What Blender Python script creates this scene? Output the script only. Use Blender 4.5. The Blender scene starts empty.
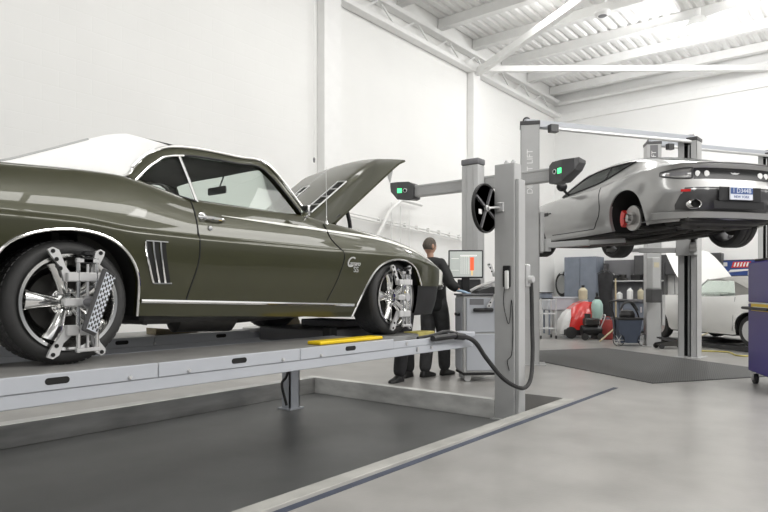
import bpy, bmesh, math, random
from math import sin, cos, pi, radians, sqrt, atan
from mathutils import Vector, Matrix
random.seed(7)
SC = bpy.context.scene
COL = SC.collection

# ------------------------------------------------------------------ materials
def pbr(name, col, rough=.5, metal=0., coat=0., var=.08, scale=6., bump=0., bscale=40., emit=None, es=0., spec=None, stretch=None, croug=.03):
    m = bpy.data.materials.new(name); m.use_nodes = True
    nt = m.node_tree; b = nt.nodes['Principled BSDF']
    b.inputs['Roughness'].default_value = rough; b.inputs['Metallic'].default_value = metal
    b.inputs['Coat Weight'].default_value = coat; b.inputs['Coat Roughness'].default_value = croug
    if spec is not None: b.inputs['Specular IOR Level'].default_value = spec
    tc = nt.nodes.new('ShaderNodeTexCoord'); mp = nt.nodes.new('ShaderNodeMapping')
    nt.links.new(tc.outputs['Object'], mp.inputs['Vector'])
    if stretch: mp.inputs['Scale'].default_value = stretch
    n = nt.nodes.new('ShaderNodeTexNoise'); n.inputs['Scale'].default_value = scale; n.inputs['Detail'].default_value = 5
    nt.links.new(mp.outputs['Vector'], n.inputs['Vector'])
    r = nt.nodes.new('ShaderNodeValToRGB')
    r.color_ramp.elements[0].position = .3; r.color_ramp.elements[1].position = .7
    r.color_ramp.elements[0].color = [max(0, c*(1-var)) for c in col]+[1]
    r.color_ramp.elements[1].color = [min(1, c*(1+var)) for c in col]+[1]
    nt.links.new(n.outputs['Fac'], r.inputs['Fac']); nt.links.new(r.outputs['Color'], b.inputs['Base Color'])
    if bump:
        n2 = nt.nodes.new('ShaderNodeTexNoise'); n2.inputs['Scale'].default_value = bscale; n2.inputs['Detail'].default_value = 4
        nt.links.new(mp.outputs['Vector'], n2.inputs['Vector'])
        bp = nt.nodes.new('ShaderNodeBump'); bp.inputs['Strength'].default_value = bump; bp.inputs['Distance'].default_value = .01
        nt.links.new(n2.outputs['Fac'], bp.inputs['Height']); nt.links.new(bp.outputs['Normal'], b.inputs['Normal'])
    if emit:
        b.inputs['Emission Color'].default_value = list(emit)+[1]; b.inputs['Emission Strength'].default_value = es
    return m

def glass(name, tint=(.8,.85,.82), amount=.12, rough=.02):
    """thin sheet glass: clear tinted transmission plus a fresnel reflection"""
    m = bpy.data.materials.new(name); m.use_nodes = True
    nt = m.node_tree; nt.nodes.clear()
    o = nt.nodes.new('ShaderNodeOutputMaterial'); t = nt.nodes.new('ShaderNodeBsdfTransparent'); g = nt.nodes.new('ShaderNodeBsdfGlossy')
    t.inputs['Color'].default_value = list(tint)+[1]; g.inputs['Roughness'].default_value = rough
    mx = nt.nodes.new('ShaderNodeMixShader'); lw = nt.nodes.new('ShaderNodeLayerWeight'); lw.inputs['Blend'].default_value = amount
    mm = nt.nodes.new('ShaderNodeMath'); mm.operation = 'MULTIPLY_ADD'; mm.inputs[1].default_value = .8; mm.inputs[2].default_value = .04
    nt.links.new(lw.outputs['Fresnel'], mm.inputs[0]); nt.links.new(mm.outputs[0], mx.inputs['Fac'])
    nt.links.new(t.outputs[0], mx.inputs[1]); nt.links.new(g.outputs[0], mx.inputs[2]); nt.links.new(mx.outputs[0], o.inputs['Surface'])
    return m

# ------------------------------------------------------------------ mesh builder
class MB:
    def __init__(s): s.v=[]; s.f=[]; s.m=[]
    def add(s, vs, fs, mi=0, M=None):
        o=len(s.v)
        for p in vs:
            p=Vector(p); s.v.append(M@p if M is not None else p)
        for f in fs: s.f.append([i+o for i in f]); s.m.append(mi)
        return s
    def box(s,x0,x1,y0,y1,z0,z1,b=0.,mi=0,M=None,seg=1):
        vs=[(x,y,z) for x in(x0,x1) for y in(y0,y1) for z in(z0,z1)]
        fs=[(0,1,3,2),(4,6,7,5),(0,4,5,1),(2,3,7,6),(0,2,6,4),(1,5,7,3)]
        if b<=0: return s.add(vs,fs,mi,M)
        bm=bmesh.new(); V=[bm.verts.new(v) for v in vs]
        for f in fs: bm.faces.new([V[i] for i in f])
        bmesh.ops.bevel(bm,geom=bm.edges[:],offset=b,segments=seg,affect='EDGES',profile=.5)
        bm.verts.index_update()
        s.add([v.co.copy() for v in bm.verts],[[v.index for v in f.verts] for f in bm.faces],mi,M); bm.free(); return s
    def cbox(s,c,d,b=0.,mi=0,M=None,seg=1):
        return s.box(c[0]-d[0]/2,c[0]+d[0]/2,c[1]-d[1]/2,c[1]+d[1]/2,c[2]-d[2]/2,c[2]+d[2]/2,b,mi,M,seg)
    def bar(s,a,b,w,h,mi=0,up=(0,0,1),bev=0.):
        a=Vector(a);b=Vector(b);d=b-a;L=d.length;x=d.normalized();u=Vector(up)
        y=u.cross(x)
        if y.length<1e-4: y=Vector((0,1,0)).cross(x)
        y.normalize();z=x.cross(y)
        M=Matrix((x,y,z)).transposed().to_4x4();M.translation=a
        return s.box(0,L,-w/2,w/2,-h/2,h/2,bev,mi,M)
    def tube(s,pts,r,n=8,closed=False,mi=0,cap=True,M=None):
        P=[Vector(p) for p in pts];N=len(P);R=r if isinstance(r,(list,tuple)) else [r]*N
        T=[]
        for i in range(N):
            a=P[(i-1)%N] if (closed or i>0) else P[i]; b=P[(i+1)%N] if (closed or i<N-1) else P[i]
            d=b-a; T.append(d.normalized() if d.length>1e-9 else Vector((0,0,1)))
        u=Vector((0,0,1)) if abs(T[0].z)<.9 else Vector((1,0,0))
        u=(u-T[0]*u.dot(T[0])).normalized(); vs=[];fs=[]
        for i in range(N):
            u=(u-T[i]*u.dot(T[i])); u=u.normalized() if u.length>1e-6 else T[i].orthogonal().normalized()
            w=T[i].cross(u)
            for k in range(n):
                a=2*pi*k/n; vs.append(P[i]+(u*cos(a)+w*sin(a))*R[i])
        for i in range(N if closed else N-1):
            j=(i+1)%N
            for k in range(n): fs.append((i*n+k,i*n+(k+1)%n,j*n+(k+1)%n,j*n+k))
        if cap and not closed: fs+= [tuple(range(n))[::-1], tuple((N-1)*n+k for k in range(n))]
        return s.add(vs,fs,mi,M)
    def cyl(s,a,b,r,n=16,mi=0,M=None): return s.tube([a,b],r,n,mi=mi,M=M)
    def lathe(s,prof,M=None,n=32,mi=0,closed=False,cap=True):
        """profile of (radius, height) about local z"""
        vs=[];fs=[];K=len(prof)
        for r,h in prof:
            for k in range(n):
                a=2*pi*k/n; vs.append((r*cos(a),r*sin(a),h))
        for i in range(K if closed else K-1):
            j=(i+1)%K
            for k in range(n): fs.append((i*n+k,i*n+(k+1)%n,j*n+(k+1)%n,j*n+k))
        if not closed and cap:
            if prof[0][0]>1e-4: fs.append(tuple(range(n))[::-1])
            if prof[-1][0]>1e-4: fs.append(tuple((K-1)*n+k for k in range(n)))
        return s.add(vs,fs,mi,M)
    def grid(s,rows,mi=0,cu=False,cv=False,M=None,skip=None,mif=None):
        R=len(rows);C=len(rows[0]);vs=[p for r in rows for p in r]
        o=len(s.v)
        for p in vs:
            p=Vector(p); s.v.append(M@p if M is not None else p)
        for i in range(R if cu else R-1):
            for j in range(C if cv else C-1):
                if skip and skip(i,j): continue
                a=i*C+j;b=i*C+(j+1)%C;c=((i+1)%R)*C+(j+1)%C;d=((i+1)%R)*C+j
                s.f.append([o+a,o+b,o+c,o+d]); s.m.append(mif(i,j) if mif else mi)
        return s
    def prism(s,poly,fn,w0,w1,mi=0):
        n=len(poly);vs=[fn(u,v,w0) for u,v in poly]+[fn(u,v,w1) for u,v in poly]
        fs=[tuple(range(n))[::-1],tuple(range(n,2*n))]+[(i,(i+1)%n,n+(i+1)%n,n+i) for i in range(n)]
        return s.add(vs,fs,mi)
    def build(s,name,mats,parent=None,sharp=35,loc=None,rotz=0,weld=1e-5):
        me=bpy.data.meshes.new(name)
        bm=bmesh.new();V=[bm.verts.new(v) for v in s.v]
        if not isinstance(mats,(list,tuple)): mats=[mats]
        for f,mi in zip(s.f,s.m):
            try:
                q=bm.faces.new([V[i] for i in f]); q.material_index=mi; q.smooth=True
            except ValueError: pass
        if weld: bmesh.ops.remove_doubles(bm,verts=bm.verts[:],dist=weld)
        bmesh.ops.recalc_face_normals(bm,faces=bm.faces[:])
        bm.to_mesh(me);bm.free()
        for m in mats: me.materials.append(m)
        if sharp is not None:
            try: me.set_sharp_from_angle(angle=radians(sharp))
            except Exception: pass
        o=bpy.data.objects.new(name,me);COL.objects.link(o)
        if parent is not None: o.parent=parent
        if loc is not None: o.location=loc
        if rotz: o.rotation_euler=(0,0,rotz)
        return o

def thing(name,label,cat,loc=(0,0,0),rotz=0,group=None):
    o=bpy.data.objects.new(name,None);COL.objects.link(o)
    o.empty_display_size=.1;o.location=loc;o.rotation_euler=(0,0,rotz)
    return tag(o,label,cat,group)
def tag(o,label,cat,group=None):
    o['label']=label;o['category']=cat
    if group:o['group']=group
    return o
def struct(o): o['kind']='structure';return o
def copy_tree(o,parent=None):
    c=o.copy();COL.objects.link(c)
    if parent is not None:c.parent=parent
    for ch in list(o.children):copy_tree(ch,c)
    return c
def text(name,s,size,mat,parent,M,ext=.001,shear=0,align='CENTER',spacing=1.):
    cu=bpy.data.curves.new(name,'FONT');cu.body=s;cu.size=size;cu.extrude=ext;cu.align_x=align;cu.align_y='CENTER';cu.shear=shear;cu.space_character=spacing
    t=bpy.data.objects.new(name,cu);COL.objects.link(t)
    dg=bpy.context.evaluated_depsgraph_get();me=bpy.data.meshes.new_from_object(t.evaluated_get(dg))
    bpy.data.objects.remove(t);me.materials.clear();me.materials.append(mat);me.name=name
    o=bpy.data.objects.new(name,me);COL.objects.link(o);o.matrix_local=M
    if parent is not None:o.parent=parent
    return o
def frame(o,x,y):
    """matrix whose local x and y run along the given directions"""
    x=Vector(x).normalized();y=Vector(y);z=x.cross(y).normalized();y=z.cross(x)
    M=Matrix((x,y,z)).transposed().to_4x4();M.translation=Vector(o);return M
def curve(pts):
    """smooth function through (x, y) points (Hermite, monotone-limited)"""
    xs=[p[0] for p in pts];ys=[p[1] for p in pts];n=len(xs)
    d=[(ys[i+1]-ys[i])/(xs[i+1]-xs[i]) for i in range(n-1)]
    m=[d[0]]+[0 if d[i-1]*d[i]<=0 else 2*d[i-1]*d[i]/(d[i-1]+d[i]) for i in range(1,n-1)]+[d[-1]]
    def f(x):
        if x<=xs[0]:return ys[0]
        if x>=xs[-1]:return ys[-1]
        i=max(k for k in range(n-1) if xs[k]<=x)
        h=xs[i+1]-xs[i];t=(x-xs[i])/h
        return (2*t**3-3*t*t+1)*ys[i]+(t**3-2*t*t+t)*h*m[i]+(-2*t**3+3*t*t)*ys[i+1]+(t**3-t*t)*h*m[i+1]
    return f
def smooth(pts,k=4,closed=False):
    """Catmull-Rom through points of any dimension"""
    P=[Vector(p) for p in pts];n=len(P);out=[]
    for i in range(n if closed else n-1):
        a=P[(i-1)%n] if (closed or i>0) else P[0]*2-P[1];b=P[i];c=P[(i+1)%n];d=P[(i+2)%n] if (closed or i<n-2) else P[-1]*2-P[-2]
        for j in range(k):
            t=j/k;out.append(.5*((2*b)+(c-a)*t+(2*a-5*b+4*c-d)*t*t+(3*b-a-3*c+d)*t**3))
    if not closed:out.append(P[-1])
    return out
def lerp(a,b,t):return a+(b-a)*t

# ------------------------------------------------------------------ material library
M={}
M['wall']=pbr('white_paint',(.86,.86,.845),.75,var=.015,scale=1.5)
M['ceil']=pbr('ceiling_paint',(.9,.9,.89),.6,var=.02)
M['steel_white']=pbr('white_steel',(.86,.86,.85),.5,var=.02)
M['conc']=pbr('polished_concrete',(.335,.326,.312),.30,var=.13,scale=2.2,bump=.10,bscale=35,spec=.5)
M['curb']=pbr('raw_concrete',(.6,.6,.585),.7,var=.22,scale=3,bump=.15,stretch=(1,1,3))
M['curbnear']=pbr('floor_edge_concrete',(.4,.395,.37),.55,var=.2,scale=3,bump=.12)
M['pit']=pbr('dark_grey_floor',(.115,.117,.116),.42,var=.14,scale=1.8,bump=.05,bscale=80)
M['tape']=pbr('blue_tape',(.06,.072,.105),.55,var=.2)
M['lift']=pbr('light_grey_powdercoat',(.47,.49,.53),.36,var=.03,scale=3)
M['liftgrey']=pbr('grey_powdercoat',(.46,.463,.463),.4,var=.03)
M['deck']=pbr('steel_deck',(.34,.335,.325),.45,.3,var=.12,scale=4)
M['galv']=pbr('galvanised_steel',(.5,.5,.49),.38,.8,var=.25,scale=3,stretch=(.6,.6,3))
M['black']=pbr('black_plastic',(.012,.012,.013),.42,var=.15)
M['rubber']=pbr('black_rubber',(.03,.03,.03),.6,var=.2,bump=.1,bscale=90)
M['void']=pbr('dark_recess',(.008,.008,.008),.8)
M['under']=pbr('underbody',(.022,.021,.02),.6,var=.3,bump=.2)
M['chrome']=pbr('chrome',(.86,.86,.85),.07,1.,var=.01)
M['alu']=pbr('polished_aluminium',(.8,.8,.79),.13,1.,var=.03)
M['alum']=pbr('brushed_aluminium',(.68,.68,.68),.33,.6,var=.05)
M['castalu']=pbr('cast_aluminium',(.62,.62,.62),.42,.25,var=.05)
M['iron']=pbr('dark_iron',(.06,.058,.055),.5,.6,var=.2)
M['disc']=pbr('brake_iron',(.42,.41,.4),.35,.85,var=.1)
M['red']=pbr('red_paint',(.62,.025,.02),.3,coat=.6)
M['yellow']=pbr('yellow_paint',(.86,.6,.01),.45,var=.06)
M['dullyellow']=pbr('worn_yellow',(.42,.36,.1),.6,var=.2)
M['wood']=pbr('pale_wood',(.5,.42,.27),.6,var=.15,stretch=(1,8,8))
M['white']=pbr('white_plastic',(.8,.8,.79),.4,var=.02)
M['green']=pbr('dark_olive_paint',(.027,.0275,.004),.34,.25,.75,var=.03,croug=.015)
M['greendoor']=M['green']
M['vinyl']=pbr('white_vinyl',(.9,.9,.89),.6,var=.02,bump=.05,bscale=200)
M['stripe']=pbr('white_stripe',(.8,.8,.74),.3,coat=.8)
M['glass']=glass('car_glass',(.84,.89,.86),.1)
M['glassd']=glass('dark_glass',(.40,.43,.42),.16)
M['trimdark']=pbr('dark_interior',(.03,.031,.026),.6,var=.2)
M['seat']=pbr('seat_vinyl',(.035,.035,.03),.5,var=.15)
M['headl']=pbr('headliner',(.2,.2,.19),.8)
M['silver']=pbr('silver_paint',(.37,.37,.367),.3,.5,.9,var=.02,croug=.03)
M['darkgrey']=pbr('dark_grey_panel',(.06,.06,.062),.4,var=.1)
M['midgrey']=pbr('mid_grey_paint',(.17,.17,.18),.5,var=.05)
M['glassr']=glass('grazing_glass',(.5,.53,.52),.55)
M['tailclear']=pbr('lamp_lens',(.3,.3,.3),.12,.3,1.,var=.15)
M['purple']=pbr('purple_enamel',(.04,.024,.21),.4,coat=.15,var=.04)
M['banner']=pbr('blue_banner',(.025,.06,.23),.5,var=.1)
M['led']=pbr('green_led',(.1,.8,.3),.3,emit=(.08,1.,.3),es=1.5)
M['platewhite']=pbr('plate_white',(.75,.78,.85),.4)
M['plateblue']=pbr('plate_blue',(.06,.11,.28),.4)
M['redlens']=pbr('red_lens',(.6,.02,.02),.15,coat=1)
M['skin']=pbr('skin',(.52,.31,.22),.5,var=.06,scale=20)
M['hair']=pbr('short_grey_hair',(.10,.085,.07),.8,var=.35,scale=90,bump=.3,bscale=200)
M['jacket']=pbr('black_jacket',(.014,.014,.015),.75,var=.3,scale=14,bump=.3,bscale=25)
M['trousers']=pbr('charcoal_trousers',(.055,.055,.057),.85,var=.25,scale=10,bump=.3,bscale=20)
M['blacktrousers']=pbr('black_trousers',(.018,.018,.02),.85,var=.25,scale=10,bump=.3,bscale=20)
M['shoe']=pbr('black_shoe',(.012,.012,.012),.5)
M['glove']=pbr('pale_blue_glove',(.36,.5,.66),.5,var=.06)
M['eye']=pbr('eye_white',(.7,.7,.68),.2)
M['cabinet']=pbr('slate_blue_cabinet',(.19,.215,.26),.45,var=.08)
M['beige']=pbr('beige_plastic',(.55,.5,.36),.5,var=.08)
M['teal']=pbr('milky_green_plastic',(.36,.52,.47),.4,var=.1)
M['binblue']=pbr('navy_bin',(.05,.065,.1),.5,var=.1)
M['lampglow']=pbr('lamp_glow',(1,1,1),.5,emit=(1,.98,.94),es=14.)
M['fabric']=pbr('grey_soft_top',(.24,.235,.22),.85,var=.1,bump=.1)
M['whitecar']=pbr('white_car_paint',(.8,.8,.78),.3,coat=.8,var=.01)
M['dustyred']=pbr('dusty_red',(.3,.04,.035),.5,var=.2)
WORLD_E=1.35;AREA_E=66.;EXPO=-.17
# ------------------------------------------------------------------ camera
CH=1.15; FPX=620.; ANG=atan(.8)
cam=bpy.data.cameras.new('camera');co=bpy.data.objects.new('camera',cam);COL.objects.link(co)
cam.sensor_width=36;cam.sensor_fit='HORIZONTAL';cam.lens=FPX/768*36;cam.shift_y=34/768
co.location=(0,0,CH);co.rotation_euler=(pi/2,0,ANG-pi/2);SC.camera=co
cam.clip_start=.05;cam.clip_end=200

# ------------------------------------------------------------------ light
w=bpy.data.worlds.new('World');SC.world=w;w.use_nodes=True;nt=w.node_tree
bg=nt.nodes['Background'];tc=nt.nodes.new('ShaderNodeTexCoord');sx=nt.nodes.new('ShaderNodeSeparateXYZ');rp=nt.nodes.new('ShaderNodeValToRGB')
nt.links.new(tc.outputs['Generated'],sx.inputs[0]);nt.links.new(sx.outputs['Z'],rp.inputs['Fac']);nt.links.new(rp.outputs['Color'],bg.inputs['Color'])
rp.color_ramp.elements[0].position=.0;rp.color_ramp.elements[0].color=(.17,.175,.18,1)
rp.color_ramp.elements[1].position=.28;rp.color_ramp.elements[1].color=(1,.995,.98,1)
bg.inputs['Strength'].default_value=WORLD_E
def area(name,loc,sx,sy,e,rot=(0,0,0),col=(1,.985,.96)):
    l=bpy.data.lights.new(name,'AREA');l.shape='RECTANGLE';l.size=sx;l.size_y=sy;l.energy=e;l.color=col
    o=bpy.data.objects.new(name,l);COL.objects.link(o);o.location=loc;o.rotation_euler=rot;return o
for i,(x,y) in enumerate([(2.,4.6),(7.,5.),(12.,5.2),(9.,.5),(14.5,1.0),(15,-4)]):
    area('ceiling_and_fill_light',(x,y,6.85),3.2,.9,AREA_E*(1.2 if y>4 else 1))
for x,y in((1.5,-3.5),(6,-4),(10,-4.5)):
    area('ceiling_and_fill_light',(x,y,6.3),4.2,1.6,AREA_E*3.2,rot=(radians(42),0,0))  # tilted fill lights, added out of view to brighten the camera-facing sides

for x,y in((8,-3),(13.5,-2),(3,-2.5)):
    area('ceiling_fill',(x,y,4.8),4,2,AREA_E*2.2,rot=(pi,0,0))  # unseen upward fill, added only to brighten the roof deck
SC.view_settings.view_transform='Standard';SC.view_settings.look='None';SC.view_settings.exposure=EXPO;SC.view_settings.gamma=1.0
SC.cycles.use_denoising=True
try:SC.cycles.denoiser='OPENIMAGEDENOISE'
except Exception:pass
SC.cycles.max_bounces=10;SC.cycles.diffuse_bounces=6;SC.cycles.glossy_bounces=5;SC.cycles.transparent_max_bounces=12
SC.cycles.caustics_reflective=False;SC.cycles.caustics_refractive=False;SC.cycles.sample_clamp_indirect=6.

# ------------------------------------------------------------------ the room
YW=7.75;XB=18.;ZC=7.1;PZ=-.2
PX1=5.80;PY0=2.62;PY1=5.80
m=MB()   # ground level floor around the recessed bay
m.box(-6,XB+.2,-12,PY0,-.4,0); m.box(6.35,XB+.2,PY0,YW+.2,-.4,0); m.box(PX1,6.35,3.157,YW+.2,-.4,0); m.box(-6,PX1,PY1+.16,YW+.2,-.4,0)
struct(m.build('floor',M['conc']))
m=MB();m.box(-6,6.35,PY0,PY1+.16,-.4,PZ);struct(m.build('floor_bay',M['pit']))
m=MB();m.box(-6,PX1,PY1,PY1+.16,PZ,.004,.004);struct(m.build('trim_curb_far',M['galv']))
m=MB();m.box(PX1-.006,PX1+.10,3.157,PY1+.16,PZ,.003,.003);struct(m.build('trim_curb_end',M['curb']))
m=MB();m.box(-6,6.35,PY0-.115,PY0+.004,PZ,.003,.003);struct(m.build('trim_curb_near',M['curbnear']))
m=MB();m.box(-6,7.4,2.40,2.455,.0,.003);struct(m.build('trim_tape',M['tape']))

# painted block wall along the left, with faint courses
def blockwall(name,col,axis):
    mt=pbr(name,col,.7,var=.015,scale=1.2);nt=mt.node_tree;b=nt.nodes['Principled BSDF']
    tc=nt.nodes['Texture Coordinate'];sp=nt.nodes.new('ShaderNodeSeparateXYZ');cb=nt.nodes.new('ShaderNodeCombineXYZ')
    nt.links.new(tc.outputs['Object'],sp.inputs[0]);nt.links.new(sp.outputs[axis],cb.inputs['X']);nt.links.new(sp.outputs['Z'],cb.inputs['Y'])
    br=nt.nodes.new('ShaderNodeTexBrick');br.inputs['Scale'].default_value=1.;br.inputs['Brick Width'].default_value=.4;br.inputs['Row Height'].default_value=.2;br.inputs['Mortar Size'].default_value=.006
    nt.links.new(cb.outputs[0],br.inputs['Vector'])
    bp=nt.nodes.new('ShaderNodeBump');bp.invert=True;bp.inputs['Strength'].default_value=.35;bp.inputs['Distance'].default_value=.004
    nt.links.new(br.outputs['Fac'],bp.inputs['Height']);nt.links.new(bp.outputs['Normal'],b.inputs['Normal']);return mt
M['blockx']=blockwall('painted_block_x',(.86,.86,.845),'X');M['blocky']=blockwall('painted_block_y',(.86,.86,.85),'Y')
m=MB();m.box(-6,XB+.2,YW,YW+.2,0,ZC+.3);struct(m.build('wall_left',M['blockx']))
m=MB();m.box(XB,XB+.2,-12,YW,0,ZC+.3);struct(m.build('wall_back',M['blocky']))
# corrugated roof deck, ribs running along x
m=MB();rows=[]
ys=[];y=-12.
while y<YW: ys+=[(y,0),(y+.10,0),(y+.13,.045),(y+.20,.045)];y+=.23
m.grid([[(x,yy,ZC+.12+h) for yy,h in ys] for x in(-6,XB+.2)])
struct(m.build('ceiling',M['ceil']))
for i in range(13):
    x=XB-.35-1.5*i
    m=MB();m.box(x-.05,x+.05,-12,YW-.02,ZC-.10,ZC+.115,.004);m.box(x-.09,x+.09,-12,YW-.02,ZC-.115,ZC-.1);struct(m.build('trim_purlin',M['steel_white']))
# lattice girder on the left wall
m=MB();zt,zb_=ZC-.3,6.36
m.box(-6,XB-.02,YW-.22,YW-.02,zb_,zb_+.10,.01);m.box(-6,XB-.02,YW-.22,YW-.02,zt-.05,zt+.05,.01)
x=-5.5;k=0
while x<XB-.7:
    m.bar((x,YW-.12,zb_+.05 if k%2 else zt),(x+.62,YW-.12,zt if k%2 else zb_+.05),.035,.035);x+=.62;k+=1
struct(m.build('trim_girder',M['steel_white']))
# columns against the left wall
for x,w_ in((13.05,.16),(8.02,.22)):
    m=MB();m.box(x-w_,x+w_,YW-.18,YW,0,6.36,.01);struct(m.build('trim_column',M['steel_white']))
# wall pipe beam on the back wall, two braces
m=MB();m.tube([(XB-.15,YW-.2,6.75),(XB-.15,-12,6.75)],.06,10);m.box(XB-.06,XB,-12,YW,6.2,6.45,.01);struct(m.build('trim_wall_rail',M['steel_white']))
m=MB();m.bar((13.05,YW-.2,6.46),(XB-.1,2.1,6.62),.12,.13);struct(m.build('trim_brace',M['steel_white']))
m=MB();m.bar((13.05,YW-.2,6.38),(10.9,2.6,7.0),.14,.16);struct(m.build('trim_brace_high',M['steel_white']))

# ceiling fittings
t=thing('bay_lamp','bright round high-bay lamp glowing under the roof','lamp',(14.3,2.99,ZC-.45))
m=MB();m.lathe([(.05,.42),(.06,.25),(.14,.22),(.26,.06),(.28,0)],n=28);m.build('lamp_shade',M['white'],t)
m=MB();m.lathe([(0,-.09),(.12,-.08),(.22,-.04),(.262,.005)],n=28);m.build('lamp_lens',M['lampglow'],t)
l=bpy.data.lights.new('bay_lamp_light','POINT');l.energy=260;l.shadow_soft_size=.25;lo=bpy.data.objects.new('bay_lamp_light',l);COL.objects.link(lo);lo.location=(14.3,2.99,ZC-.75)
t=thing('ceiling_speaker','small round dark-centred fitting on the white roof purlin','ceiling fitting',(13.0,4.54,ZC-.12))
m=MB();m.lathe([(.16,0),(.16,-.05),(.11,-.09)],n=24);m.build('housing',M['white'],t)
m=MB();m.lathe([(.09,-.085),(.085,-.095),(0,-.10)],n=24);m.build('grille',M['midgrey'],t)
# cord hanging in front of the wall
m=MB();m.tube([(6.48,6.5,7.0),(6.48,6.5,3.1)],.006,6);o=m.build('hanging_cord',M['white']);tag(o,'thin white pull cord hanging from the ceiling above the open hood','cord')
m=MB();m.lathe([(0,.0),(.012,.01),(.018,.06),(.006,.08)],Matrix.Translation((6.48,6.5,3.02)),n=10);m.build('cord_pull',M['midgrey'],o)
# conduits along the left wall
t=thing('conduit_run','white double conduit pipes running along the left wall','conduit',(0,YW-.11,0))
m=MB()
for z in(2.36,2.30):m.tube([(8.45,0,z+.22),(12.8,0,z-.0)],.016,8)
m.build('pipe',M['white'],t)
for k in range(8):
    m=MB();m.box(9.4+k*.42,9.425+k*.42,-.02,.05,2.46-.02*k,2.57-.02*k);m.build('bracket',M['white'],t)
for k,x in enumerate((9.75,10.05,10.35)):
    m=MB();m.tube([(x,-.03,2.9-.05*k),(x,-.03,1.2)],.012,8);m.build('drop_pipe',M['white'],t)
m=MB();m.tube([(10.75,-.06,2.95),(10.0,-.1,2.97),(9.65,-.1,2.75),(8.9,-.1,1.75)],.035,8);m.build('bent_pipe',M['white'],t)
# ================================================================== the green coupe on the alignment lift
ZR=.77
car=thing('muscle_coupe','dark olive green two-door coupe with white roof and raised hood on the grey lift','car',(1.474,4.11,ZR))
hw=curve([(-1.03,.80),(-.9,.86),(-.5,.905),(0,.925),(.4,.915),(.9,.895),(1.6,.895),(2.2,.91),(2.7,.92),(3.1,.895),(3.35,.855),(3.55,.80),(3.7,.76)])
zbelt=curve([(-1.03,.90),(-.8,.955),(-.3,.985),(.28,1.008),(.5,.982),(.8,.93),(1.7,.92),(2.0,.885),(2.5,.838),(3.0,.772),(3.3,.705),(3.5,.645),(3.6,.60),(3.72,.55)])
zcr=curve([(-1.03,.735),(0,.722),(.36,.692),(1.6,.672),(2.2,.665),(2.74,.665),(3.2,.62),(3.72,.53)])
RA=smooth([(-.40,.31),(-.392,.42),(-.365,.52),(-.30,.605),(-.19,.66),(-.06,.685),(.07,.683),(.19,.652),(.285,.585),(.345,.49),(.365,.39),(.350,.285),(.347,.235)],3)
FA=smooth([(2.215,.165),(2.25,.27),(2.31,.40),(2.39,.515),(2.49,.588),(2.62,.628),(2.77,.637),(2.91,.612),(3.01,.545),(3.07,.46),(3.095,.42)],3)
# keep x increasing along the rear arch
RA=[(p.x,p.y) for p in RA];FA=[(p.x,p.y) for p in FA]
RAm=[];
for x,z in RA:
    if RAm and x<=RAm[-1][0]+.0015: x=RAm[-1][0]+.0015
    RAm.append((x,z))
zrock=lambda x:.235-.037*(x-.37)
ST=[(x,.33) for x in(-1.03,-.97,-.9,-.8,-.7,-.6,-.5)]+RAm+[(x,zrock(x)) for x in(.42,.5,.6,.68,.76,.84,.95,1.1,1.25,1.4,1.55,1.7,1.82,1.9,1.98,2.06,2.14)]+FA+[(x,.415) for x in(3.16,3.24,3.32,3.4,3.48,3.55)]
ix=lambda x0:min(range(len(ST)),key=lambda i:abs(ST[i][0]-x0))
# plan outline: side stations then the rounded ends
OUT=[(x,hw(x),zl) for x,zl in ST]
REAR=[(-1.085,0),(-1.085,.35),(-1.08,.60),(-1.063,.72)]
NOSE=[(3.62,.765),(3.665,.715),(3.69,.62),(3.70,.45),(3.715,.2),(3.72,0)]
OUTL=[(x,y,.33) for x,y in REAR]+OUT+[(x,y,.415) for x,y in NOSE]
NR=len(REAR)
def onrm(i):
    a=OUTL[max(0,i-1)];b=OUTL[min(len(OUTL)-1,i+1)]
    if i==0:return(-1,0)
    if i==len(OUTL)-1:return(1,0)
    dx,dy=b[0]-a[0],b[1]-a[1];L=math.hypot(dx,dy) or 1;return(-dy/L,dx/L)
def inset(x,z):
    zc=zcr(x);zb=zbelt(x)
    if z<=zc:
        u=(zc-z)/(zc-.15);return .085*max(0,u)**2.3
    u=min(1,(z-zc)/max(.02,zb-zc));s=min(1,(z-zc)/.038);s=s*s*(3-2*s)
    return .015*s+.020*u+.066*u**2.3
w1=curve([(.2,-.10),(.344,-.07),(.62,.0),(.9,.0)]);w2=curve([(.2,-.13),(.305,-.08),(.5,.02),(.65,.07),(.78,-.05),(.9,-.07)])
def warp(x,z):
    return x+w1(z)*max(0,1-abs(x-.76)/.26)+w2(z)*max(0,1-abs(x-1.98)/.22)
def sidept(x,z,off=0.):
    """near-side body surface point (x, -y, z)"""
    return Vector((x,-(hw(x)-inset(x,z)+off),z))
NL=9;NU=8
def zrows(x,zl):
    zc=zcr(x);zb=zbelt(x)
    return [lerp(zl,zc-.004,k/NL) for k in range(NL+1)]+[zc+.038*q for q in(.12,.25,.38,.5,.62,.75,.88)]+[lerp(zc+.038,zb,k/NU) for k in range(NU+1)]
def station(i,s):
    x,y,zl=OUTL[i];n=onrm(i);zs=zrows(x,zl);row=[]
    # lip turned in under the panel
    d0=inset(x,zl);row.append((x-n[0]*(d0+.035),(y-n[1]*(d0+.035))*s,zl+.002))
    for z in zs:
        d=inset(x,z);xx=warp(x,z) if NR<=i<NR+len(ST) else x
        yy=y if xx==x else hw(xx)
        row.append((xx-n[0]*d,(yy-n[1]*d)*s,z))
    zb=zbelt(x);d=inset(x,zb)
    for e,h in((.012,.009),(.03,.016),(.06,.021)):
        row.append((x-n[0]*(d+e),max(0,y-n[1]*(d+e))*s if y>0 else 0,zb+h))
    return row
DI0=NR+ix(.76);DI1=NR+ix(1.98);DROW=3
body=MB();N_=len(OUTL)
tops={}
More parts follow.
